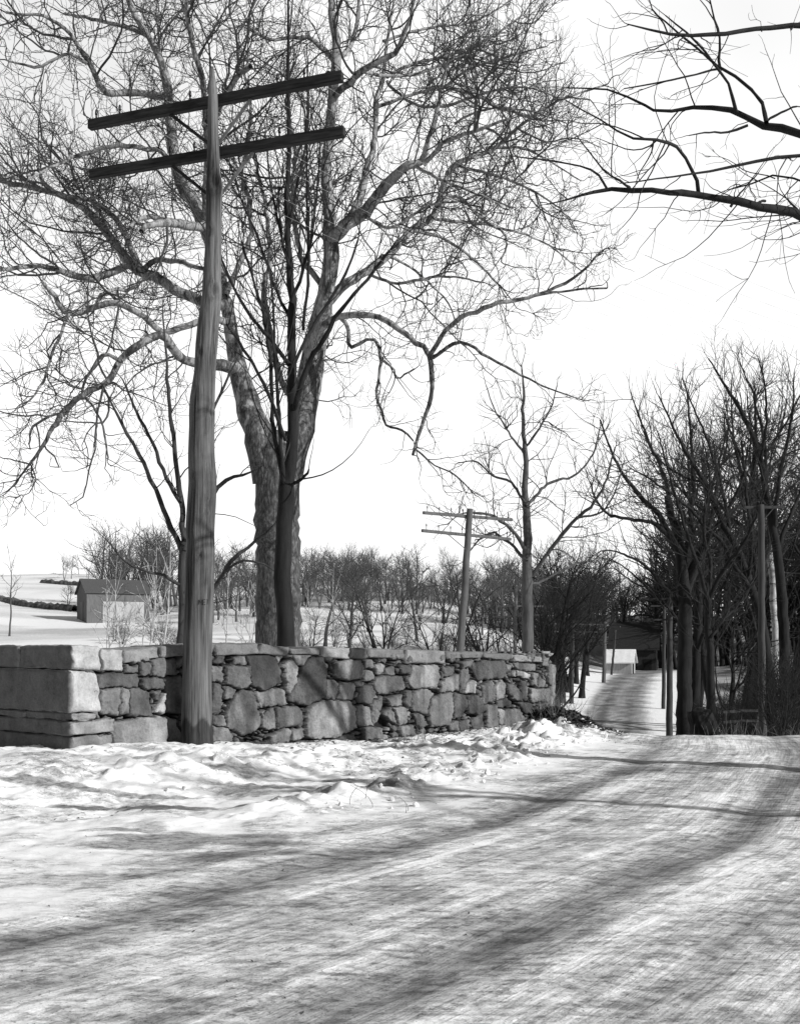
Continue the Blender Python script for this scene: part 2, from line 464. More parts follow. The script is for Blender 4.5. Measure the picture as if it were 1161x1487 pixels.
vsp = verge * sstep(.50, .60, blot * .6 + fbm(GX / .25, GY / .16, 47, 4, .6) * .4)
tone = tone * (1 - .30 * vsp); grit = np.clip(grit + .75 * vsp + .12 * nearf, 0, 1)
rmask = np.clip(roadm, 0, 1) * (1 - .5 * ff)
nx, ny = len(xs), len(ys)
verts = np.stack([GX, GY, Z], -1).reshape(-1, 3)
ii, jj = np.meshgrid(np.arange(ny - 1), np.arange(nx - 1), indexing='ij')
quads = np.stack([ii * nx + jj, ii * nx + jj + 1, (ii + 1) * nx + jj + 1, (ii + 1) * nx + jj], -1).reshape(-1, 4)
isroad = ((aD[:-1, :-1] < 2.9) & (GY[:-1, :-1] < 128)).ravel()
def sub_sheet(name, q):
    u, inv = np.unique(q, return_inverse=True)
    me = np_mesh(name, verts[u], inv.reshape(q.shape))
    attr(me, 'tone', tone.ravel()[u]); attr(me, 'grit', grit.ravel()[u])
    attr(me, 'roadm', rmask.ravel()[u]); attr(me, 'ru', U.ravel()[u]); attr(me, 'rd', D.ravel()[u])
    return me
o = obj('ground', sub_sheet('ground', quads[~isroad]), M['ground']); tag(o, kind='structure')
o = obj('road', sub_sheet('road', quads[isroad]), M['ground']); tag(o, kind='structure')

def gz(x, y):
    """height of the built sheet"""
    i = int(np.clip(np.searchsorted(ys, y) - 1, 0, ny - 2)); j = int(np.clip(np.searchsorted(xs, x) - 1, 0, nx - 2))
    tx = (x - xs[j]) / (xs[j + 1] - xs[j]); ty = (y - ys[i]) / (ys[i + 1] - ys[i])
    return float((Z[i, j] * (1 - tx) + Z[i, j + 1] * tx) * (1 - ty) + (Z[i + 1, j] * (1 - tx) + Z[i + 1, j + 1] * tx) * ty)

# ------------------------------------------------------------------ stone wall
def wall_uv(px, py):
    d = np.array([(px - CX) / F, 1.0, (HZ - py) / F])
    t = np.dot(WA, WN) / (d[0] * WN[0] + d[1] * WN[1])
    p = d * t
    return float((p[:2] - WA) @ WD), float(CAMZ + p[2])

def wall_pt(u, v, out=0.0):
    p = WA + WD * u + WN * out
    return np.array([p[0], p[1], v])

Z1 = """600,255 850,250 855,335 610,340|615,345 750,345 745,420 730,515 615,500 620,400|755,345 790,350 790,500 745,505 750,430|800,345 870,340 930,380 950,510 860,525 800,520|865,285 1015,275 1025,340 900,345 870,320|780,200 860,200 860,240 780,245|880,180 935,185 935,255 880,265|940,165 1090,155 1085,250 980,265 955,260|1030,270 1120,260 1130,490 1030,490|1020,375 1025,495 960,495|950,365 1010,350 970,430|700,560 860,530 1020,520 1030,690 860,740 700,740|1040,520 1090,540 1130,690 1130,740 1040,740"""
Z2 = """245,140 370,130 430,145 455,220 470,310 340,355 270,320 255,230|115,205 245,205 250,310 205,350 110,315|160,145 240,140 245,200 165,195|30,205 100,210 90,310 30,300|25,315 85,325 90,500 25,510|105,325 185,350 160,405 110,405|30,515 110,515 110,580 30,565|205,355 275,360 310,450 335,560 290,610 240,640 120,585 130,480 170,390|305,370 400,345 485,355 490,445 330,455|345,580 355,490 410,460 420,590 370,600|415,465 560,455 590,490 580,580 430,590|385,640 470,595 515,605 510,700 390,700|20,575 120,590 160,640 150,700 20,700|480,200 510,155 550,210 550,310 500,370 480,300|590,210 640,150 720,155 740,260 720,400 620,450 510,420 505,380 560,300|735,280 790,290 815,330 780,410 725,405|525,130 630,135 590,195 545,190|780,190 860,165 950,170 985,240 950,290 880,290 790,265|830,310 910,305 930,350 905,410 810,410|610,480 700,420 880,415 925,470 920,590 780,655 600,645|800,660 860,620 900,620 905,690 800,690|945,340 1010,320 1040,380 1010,440 940,430|1030,195 1105,195 1100,240 1060,260|1110,215 1161,205 1161,262 1110,262|930,445 1010,460 1030,580 930,575|1015,440 1080,395 1130,450 1161,560 1150,580 1030,580|970,590 1080,590 1085,680 970,690|520,600 600,590 600,650 530,665|975,230 1025,240 1030,300 975,300|975,170 1020,160 1030,220 985,220"""
Z3 = """-55,300 -25,270 150,262 165,345 40,378 -10,378 -50,345|175,300 215,200 370,200 375,250 350,340 200,345|385,205 455,210 450,260 400,265|500,225 555,200 565,270 530,340 500,355|405,280 495,250 495,355 370,365 380,300|500,180 560,170 545,215 500,215|575,190 640,170 760,170 780,230 750,275 610,290 580,240|570,285 600,300 600,375 525,370 540,320|190,380 260,345 310,355 345,380 310,430 290,500 190,480|295,480 310,420 380,375 445,370 450,470 410,575 310,580|450,370 520,380 540,450 500,520 455,530|545,390 600,385 640,480 610,500 545,500|635,320 670,295 700,330 705,420 640,440|710,340 745,285 775,320 770,400 720,415|780,310 820,320 810,395 785,370|820,370 845,320 880,380 875,425 820,405|870,290 905,300 920,370 910,425 885,400|850,225 930,250 930,285 860,265|785,190 815,200 810,245 785,225|930,345 1005,345 1010,420 930,430|855,430 940,435 940,500 900,495|735,475 870,475 900,540 800,580 740,560|730,420 800,400 830,430 820,460 735,460|645,450 725,445 730,590 670,610 660,500|565,540 640,500 660,600 590,625|495,550 560,535 560,625 500,620|205,500 250,500 285,570 260,590 220,570|75,460 160,460 165,560 115,575 105,520|40,400 135,380 135,450 70,460|-50,440 20,410 70,470 95,560 60,580 -40,580|150,360 180,360 180,450 150,440|120,200 190,200 190,250 125,245|945,245 980,250 975,330 945,325|990,260 1035,300 1030,340 990,335|975,440 1010,440 1005,500 975,500|840,185 980,190 975,235 900,230 845,215|430,560 490,545 490,610 440,600|120,590 210,570 235,640 125,640|1020,350 1060,345 1060,420 1020,425|1045,200 1060,200 1060,330 1040,300"""
polys = []
for txt, ox in ((Z1, 0), (Z2, 300), (Z3, 550)):
    for p in txt.split('|'):
        polys.append(np.array([wall_uv(ox + float(a.split(',')[0]) / 4.3, 920 + float(a.split(',')[1]) / 4.3) for a in p.split()]))
bright = {len(Z1.split('|')) + len(Z2.split('|')) + k for k in (7, 17)} | {9}

def poly_sd(P, u, v):
    """distance inside a polygon (positive), outside (negative)"""
    best = np.full(u.shape, 1e9); inside = np.zeros(u.shape, bool)
    n = len(P)
    for i in range(n):
        a = P[i]; b = P[(i + 1) % n]; e = b - a; L2 = e @ e + 1e-12
        t = np.clip(((u - a[0]) * e[0] + (v - a[1]) * e[1]) / L2, 0, 1)
        best = np.minimum(best, np.hypot(u - a[0] - t * e[0], v - a[1] - t * e[1]))
        c = ((a[1] > v) != (b[1] > v)) & (u < (b[0] - a[0]) * (v - a[1]) / (b[1] - a[1] + 1e-12) + a[0])
        inside ^= c
    return np.where(inside, best, -best)

def build_wall():
    root = thing('stone_wall', 'long dry-laid rubble stone wall with flat capstones beside the snowy road', 'stone wall', (WA[0], WA[1], 0))
    us = np.arange(.22, WL + .001, .0105); vs = np.arange(-.35, 1.435, .0105)
    Ug, Vg = np.meshgrid(us, vs)
    jx = Ug + (fbm(Ug / .09, Vg / .09, 300, 4, .6) - .5) * .07
    jy = Vg + (fbm(Ug / .09, Vg / .09, 310, 4, .6) - .5) * .07
    sd = np.full(Ug.shape, -9.0); idx = np.full(Ug.shape, -1)
    for k, P in enumerate(polys):
        lo = P.min(0) - .08; hi = P.max(0) + .08
        m = (jx > lo[0]) & (jx < hi[0]) & (jy > lo[1]) & (jy < hi[1])
        d = poly_sd(P, jx[m], jy[m]) + .015          # stones grow into the traced joints
        t = sd[m]; q = idx[m]; w = d > t
        t[w] = d[w]; q[w] = k; sd[m] = t; idx[m] = q
    # second best distance, for the joint
    sd2 = np.full(Ug.shape, -9.0)
    for k, P in enumerate(polys):
        lo = P.min(0) - .08; hi = P.max(0) + .08
        m = (jx > lo[0]) & (jx < hi[0]) & (jy > lo[1]) & (jy < hi[1])
        d = poly_sd(P, jx[m], jy[m]) + .015
        t = sd2[m]; w = (idx[m] != k) & (d > t); t[w] = d[w]; sd2[m] = t
    edge = np.minimum(sd, np.where(sd2 > -8, (sd - sd2) * .6, 9))
    # chinks: small stones where nothing was traced
    r2 = np.random.RandomState(5)
    seeds = np.stack([r2.uniform(0, WL, 1700), r2.uniform(-.35, 1.36, 1700)], 1)
    d1 = np.full(Ug.shape, 9.0); d2 = np.full(Ug.shape, 9.0); ci = np.zeros(Ug.shape, int)
    for k, sxy in enumerate(seeds):
        lo = np.searchsorted(us, sxy[0] - .4); hi = np.searchsorted(us, sxy[0] + .4)
        d = np.hypot((jx[:, lo:hi] - sxy[0]) * .75, (jy[:, lo:hi] - sxy[1]) * 1.2)
        A = d1[:, lo:hi]; B = d2[:, lo:hi]; C = ci[:, lo:hi]
        n1 = d < A
        B[:] = np.where(n1, A, np.minimum(B, d)); C[n1] = k; A[:] = np.where(n1, d, A)
    chink = np.minimum((d2 - d1) * .5, -sd + .0)
    ischink = (sd < 0.0)
    edge = np.where(ischink, chink - .004, edge)
    r3 = np.random.RandomState(9)
    tn = r3.uniform(.075, .235, len(polys)); 
    for b in bright: tn[b] = .34
    tn2 = r3.uniform(.08, .24, len(seeds))
    offp = r3.uniform(-.018, .03, len(polys)); tu = r3.uniform(-.10, .10, len(polys)); tv = r3.uniform(-.09, .09, len(polys))
    offc = r3.uniform(-.055, .0, len(seeds))
    cen = np.array([P.mean(0) for P in polys])
    pl = np.where(ischink, 0, idx)
    stone = np.where(ischink, tn2[ci], tn[pl])
    off = np.where(ischink, offc[ci], offp[pl] + (Ug - cen[pl, 0]) * tu[pl] + (Vg - cen[pl, 1]) * tv[pl])
    e = np.clip(edge, 0, 1)
    rnd = 1 - (1 - np.clip(e / .013, 0, 1)) ** 1.6
    fac = np.round((fbm(Ug / .22, Vg / .22, 325, 2) + Ug * tu[pl] * 2) * 9) / 9      # split faces
    chip = -np.clip(.045 - e, 0, 1) * sstep(.48, .6, fbm(Ug / .07, Vg / .07, 327, 3)) * .8
    rough = (fbm(Ug / .16, Vg / .16, 320, 4) - .5) * .03 + (fbm(Ug / .03, Vg / .03, 330, 4, .65) - .5) * .020 + fac * .016 + chip
    h = rnd * (.10 + off + rough) - (1 - rnd) * .07
    h = np.where(Vg > 1.385, np.minimum(h, -.02), h)
    wet = sstep(.0, .012, edge)
    shadow_bands = sstep(.50, .68, fbm(Ug / .22, Vg / 1.3, 350, 3))  # upright bands of soft tree shadow painted into the stone tone
    tone_w = stone * (.40 + 1.2 * fbm(Ug / .2, Vg / .2, 340, 5, .62)) * (.25 + .75 * wet) * (1 - .42 * shadow_bands)
    tone_w = np.where(wet < .3, .02, tone_w)
    Pw = WA[None, None, :] + WD[None, None, :] * Ug[..., None] + WN[None, None, :] * (h - .06)[..., None]
    V = np.concatenate([Pw, Vg[..., None]], -1)
    ny_, nx_ = Ug.shape
    # back sheet and rim close the body
    back = np.concatenate([WA + WD * Ug[..., None] - WN * .62, Vg[..., None]], -1)
    V = np.concatenate([V.reshape(-1, 3), back.reshape(-1, 3)]); nb = ny_ * nx_
    V[:, 0] -= WA[0]; V[:, 1] -= WA[1]
    i_, j_ = np.meshgrid(np.arange(ny_ - 1), np.arange(nx_ - 1), indexing='ij')
    q = np.stack([i_ * nx_ + j_, i_ * nx_ + j_ + 1, (i_ + 1) * nx_ + j_ + 1, (i_ + 1) * nx_ + j_], -1).reshape(-1, 4)
    top = np.arange(nx_ - 1) + (ny_ - 1) * nx_; end = np.arange(ny_ - 1) * nx_ + nx_ - 1; sta = np.arange(ny_ - 1) * nx_
    rim = np.concatenate([np.stack([top, top + 1, top + 1 + nb, top + nb], -1),
                          np.stack([end, end + nb, end + nx_ + nb, end + nx_], -1),
                          np.stack([sta, sta + nx_, sta + nx_ + nb, sta + nb], -1)])
    me = np_mesh('rubble_masonry', V, np.concatenate([q, q[:, ::-1] + nb, rim]))
    attr(me, 'tone', np.concatenate([tone_w.ravel(), np.full(nb, .12)]))
    obj('rubble_masonry', me, M['stone'], root)

    def block(name, quad, depth, tone_v, seed, proud=.03, n=(16, 7, 10), parent=root, soft=.02, return_shade=0):
        """a roughly squared stone: quad = TL TR BR BL in wall (u, v), running DEPTH back into the wall"""
        TL, TR, BR, BL = [np.array(p, float) for p in quad]
        nu, nv, nw = n
        idxs = {}; vs_ = []
        def vert(a, b, c):
            key = (a, b, c)
            if key not in idxs:
                fu, fv, fw = a / nu, b / nv, c / nw
                p = (BL * (1 - fu) + BR * fu) * (1 - fv) + (TL * (1 - fu) + TR * fu) * fv
                o_ = proud - depth * fw
                Lu = np.linalg.norm(TR - TL); Lv = np.linalg.norm(TL - BL)
                du = min(fu, 1 - fu) * Lu; dv = min(fv, 1 - fv) * Lv; dw = min(fw, 1 - fw) * depth
                ds = sorted([du, dv, dw])
                k_ = max(0, 1 - ds[1] / soft) ** 2 * soft * .55
                cu = (.5 - fu) * 2; cv = (.5 - fv) * 2; cw = (fw - .5) * 2
                nn = float(fbm(np.array([p[0] / .17 + o_ * 3.1]), np.array([p[1] / .13 + o_ * 2.3]), seed, 4)[0]) - .5
                nf = float(fbm(np.array([p[0] / .05 + o_ * 9.]), np.array([p[1] / .05 + o_ * 11]), seed + 9, 3)[0]) - .5
                pu = p[0] + k_ * np.sign(cu) * (du < soft) + (nn * .06 + nf * .025) * abs(cu) ** 3
                pv = p[1] + k_ * np.sign(cv) * (dv < soft) + (nn * .05 + nf * .016) * (1 if dv < 1e-6 else .3)
                pw = o_ + (nn * .075 + nf * .030) * (1 if dw < 1e-6 and fw < .5 else .15) - (k_ if fw < .5 else -k_) * (dw < soft)
                idxs[key] = len(vs_); vs_.append(wall_pt(pu, pv, pw) - np.array([WA[0], WA[1], 0]))
            return idxs[key]
        fs_ = []
        for a in range(nu):
            for b in range(nv):
                fs_.append([vert(a, b, 0), vert(a + 1, b, 0), vert(a + 1, b + 1, 0), vert(a, b + 1, 0)])
                fs_.append([vert(a, b, nw), vert(a, b + 1, nw), vert(a + 1, b + 1, nw), vert(a + 1, b, nw)])
            for c in range(nw):
                fs_.append([vert(a, nv, c), vert(a + 1, nv, c), vert(a + 1, nv, c + 1), vert(a, nv, c + 1)])
                fs_.append([vert(a, 0, c), vert(a, 0, c + 1), vert(a + 1, 0, c + 1), vert(a + 1, 0, c)])
        for b in range(nv):
            for c in range(nw):
                fs_.append([vert(0, b, c), vert(0, b + 1, c), vert(0, b + 1, c + 1), vert(0, b, c + 1)])
                fs_.append([vert(nu, b, c), vert(nu, b, c + 1), vert(nu, b + 1, c + 1), vert(nu, b + 1, c)])
        m_ = np_mesh(name, np.array(vs_), np.array(fs_))
        tv_ = np.full(len(vs_), tone_v)
        if return_shade:
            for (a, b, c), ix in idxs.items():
                if a == 0 and c > 0: tv_[ix] = return_shade  # shade of the return face painted as a darker tone
        attr(m_, 'tone', tv_)
        return obj(name, m_, M['stone'], parent)

    def zq(ox, *pts): return [wall_uv(ox + a / 4.3, 920 + b / 4.3) for a, b in pts]
    # capstones along the top
    caps = [(0, (622, 90), (762, 100), (757, 237), (622, 237), .34), (0, (768, 100), (986, 80), (990, 152), (770, 190), .22),
            (0, (990, 78), (1155, 70), (1150, 148), (994, 153), .19), (0, (1160, 70), (1325, 62), (1325, 140), (1160, 148), .17),
            (300, (40, 58), (322, 58), (322, 130), (50, 140), .16), (300, (322, 62), (508, 82), (497, 146), (326, 126), .15),
            (300, (515, 88), (703, 85), (703, 140), (525, 128), .15), (300, (706, 82), (886, 88), (884, 160), (712, 150), .27),
            (300, (886, 92), (994, 95), (988, 162), (886, 157), .12), (300, (998, 94), (1232, 98), (1226, 160), (1000, 152), .16),
            (550, (160, 98), (412, 104), (412, 186), (166, 186), .20), (550, (415, 108), (640, 116), (640, 158), (420, 156), .14),
            (550, (642, 116), (830, 126), (800, 172), (642, 156), .13), (550, (834, 132), (952, 140), (948, 180), (834, 178), .25),
            (550, (953, 140), (1008, 146), (1006, 184), (953, 180), .22), (550, (1010, 160), (1050, 150), (1052, 205), (1010, 205), .16)]
    for k, (ox, a, b, c, d, t) in enumerate(caps):
        block('capstone', zq(ox, a, b, c, d), .72, t, 400 + k, .035)
    # the squared end of the wall, its return face, toned dark for shade, running back out of the picture
    quad = lambda *p: zq(0, *p)
    block('capstone', quad((437, 72), (620, 78), (620, 236), (437, 222)), 1.15, .40, 431, .05, (12, 8, 24), return_shade=.115)
    c1 = quad((437, 72), (620, 78), (620, 236), (437, 222))
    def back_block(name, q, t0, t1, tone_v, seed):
        o_ = block(name, q, t1 - t0, tone_v, seed, -t0 + .05, (12, 12, 40), return_shade=.115); return o_
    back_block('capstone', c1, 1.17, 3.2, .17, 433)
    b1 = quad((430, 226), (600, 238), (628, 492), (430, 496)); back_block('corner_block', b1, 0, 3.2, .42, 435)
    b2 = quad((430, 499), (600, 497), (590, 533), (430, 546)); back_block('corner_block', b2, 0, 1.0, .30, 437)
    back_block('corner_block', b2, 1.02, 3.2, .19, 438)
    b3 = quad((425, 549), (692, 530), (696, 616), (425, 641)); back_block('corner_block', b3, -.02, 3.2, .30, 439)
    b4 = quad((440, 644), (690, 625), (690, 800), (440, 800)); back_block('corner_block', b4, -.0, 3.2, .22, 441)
    # upright slab closing the far end
    e = zq(550, (1062, 195), (1092, 195), (1098, 640), (1058, 640)); block('upright_stone', e, .5, .20, 450, .05, (5, 20, 8))
    return root
build_wall()

# ------------------------------------------------------------------ trees
def resample(P, n, r=None):
    d = np.concatenate([[0], np.cumsum(np.linalg.norm(np.diff(P, axis=0), axis=1))])
    t = np.linspace(0, d[-1], n)
    Q = np.stack([np.interp(t, d, P[:, k]) for k in range(3)], -1)
    return Q, np.interp(t, d, r) if r is not None else None

def children(rng, P, R, dens, ang, ln, rr, n, wander, trop, tmin=.25, taper=.35, cont=True, kink=0., rmin=.004, maxn=None, droop=0.):
    """grow one order of branches from parents P (N,n,3), R (N,n)"""
    N, m, _ = P.shape
    seg = np.linalg.norm(np.diff(P, axis=1), axis=2); L = seg.sum(1)
    cnt = rng.poisson(np.maximum(L * dens * (1 - tmin), .0))
    pi = np.repeat(np.arange(N), cnt)
    t = rng.uniform(tmin, 1, len(pi))
    if cont:
        pi = np.concatenate([pi, np.arange(N)]); t = np.concatenate([t, np.ones(N)])
    f = t * (m - 1); i0 = np.minimum(f.astype(int), m - 2); fr = (f - i0)[:, None]
    base = P[pi, i0] * (1 - fr) + P[pi, i0 + 1] * fr
    tan = P[pi, i0 + 1] - P[pi, i0]; tan /= np.linalg.norm(tan, axis=1, keepdims=True) + 1e-9
    pr = R[pi, i0] * (1 - fr[:, 0]) + R[pi, i0 + 1] * fr[:, 0]
    rv = rng.normal(size=tan.shape); rv -= (rv * tan).sum(1, keepdims=True) * tan
    rv /= np.linalg.norm(rv, axis=1, keepdims=True) + 1e-9
    a = np.radians(rng.uniform(ang[0], ang[1], len(pi)))
    if cont: a[-N:] *= .35
    dr = tan * np.cos(a)[:, None] + rv * np.sin(a)[:, None]
    length = rng.uniform(ln[0], ln[1], len(pi)) * (1.1 - .5 * t)
    if cont: length[-N:] = rng.uniform(.5, 1., N) * ln[1] * .45
    length *= np.clip(pr / rr[1] * 1.1, .35, 1.25)
    r0 = np.minimum(pr * .72, rng.uniform(rr[0], rr[1], len(pi)))
    r0 = np.maximum(r0, rmin)
    Q = np.empty((len(pi), n, 3)); Q[:, 0] = base
    st = (length / (n - 1))[:, None]
    for k in range(1, n):
        dr = dr + rng.normal(size=dr.shape) * wander + np.array([0, 0, trop]) / (n - 1)
        if droop: dr[:, 2] -= droop * (k / n) / (n - 1)
        if kink and k % 2 == 0: dr = dr + rng.normal(size=dr.shape) * kink
        dr /= np.linalg.norm(dr, axis=1, keepdims=True) + 1e-9
        Q[:, k] = Q[:, k - 1] + dr * st
    Rr = r0[:, None] * np.linspace(1, taper, n)[None, :]
    return Q, np.maximum(Rr, rmin * .7)

def merge(parts):
    vs, qs, b = [], [], 0
    for v, q in parts:
        vs.append(v); qs.append(q + b); b += len(v)
    return np.concatenate(vs), np.concatenate(qs)

def traced(lines, Y0, seed, base):
    """limbs drawn as bearings (px, py, width px) with a distance; -> list of (P (1,n,3), R)"""
    rng = np.random.RandomState(seed); out = []
    for pts, dy0, dy1 in lines:
        pts = np.array(pts, float); k = len(pts)
        Yv = Y0 + np.linspace(dy0, dy1, k) + (rng.uniform(-.25, .25, k) if abs(dy1 - dy0) > .3 else 0)
        W = np.array([at(p[0], p[1], y) for p, y in zip(pts, Yv)])
        rad = pts[:, 2] / F * Yv / 2
        C = catmull(W, 6); rr = np.interp(np.linspace(0, k - 1, len(C)), np.arange(k), rad)
        n = max(10, min(60, int(np.linalg.norm(np.diff(C, axis=0), axis=1).sum() / .22)))
        Q, r = resample(C, n, rr)
        amp = np.where(r > .09, r * .05, np.minimum(r * .28, .022))
        jit = rng.normal(size=Q.shape) * amp[:, None]
        slow = np.stack([np.interp(np.arange(n), np.arange(-4, n + 5, 4), rng.normal(size=len(np.arange(-4, n + 5, 4)))) for _ in range(3)], -1)
        jit += slow * np.minimum(r * .35, .05)[:, None] * (r < .2)[:, None]
        jit[0] = 0
        Q = Q + jit
        r = r * (1 + np.where(r > .15, .03, .09) * rng.uniform(-1, 1, len(r)))
        out.append((Q - base, r))
    return out

def to_levels(limbs, n=14):
    P = []; R = []
    for Q, r in limbs:
        q, rr = resample(Q, n, r); P.append(q); R.append(rr)
    return np.array(P), np.array(R)

def limb_mesh(limbs, sides=10):
    return merge([tubes(Q[None], r[None], sides if r.max() > .06 else 6) for Q, r in limbs])

def finish_tree(name, label, base, trunk_vq, crown_vq, mt, mc, group=None, cat='tree'):
    root = thing(name, label, cat, base, 0, group)
    obj('trunk', np_mesh(name + '_trunk', *trunk_vq), mt, root)
    obj('crown', np_mesh(name + '_crown', *crown_vq), mc, root)
    return root

def flare(limb, amt=.35, n=4):
    Q, r = limb
    r = r.copy(); 
    for k in range(min(n, len(r))): r[k] *= 1 + amt * (1 - k / n) ** 2
    return (Q, r)

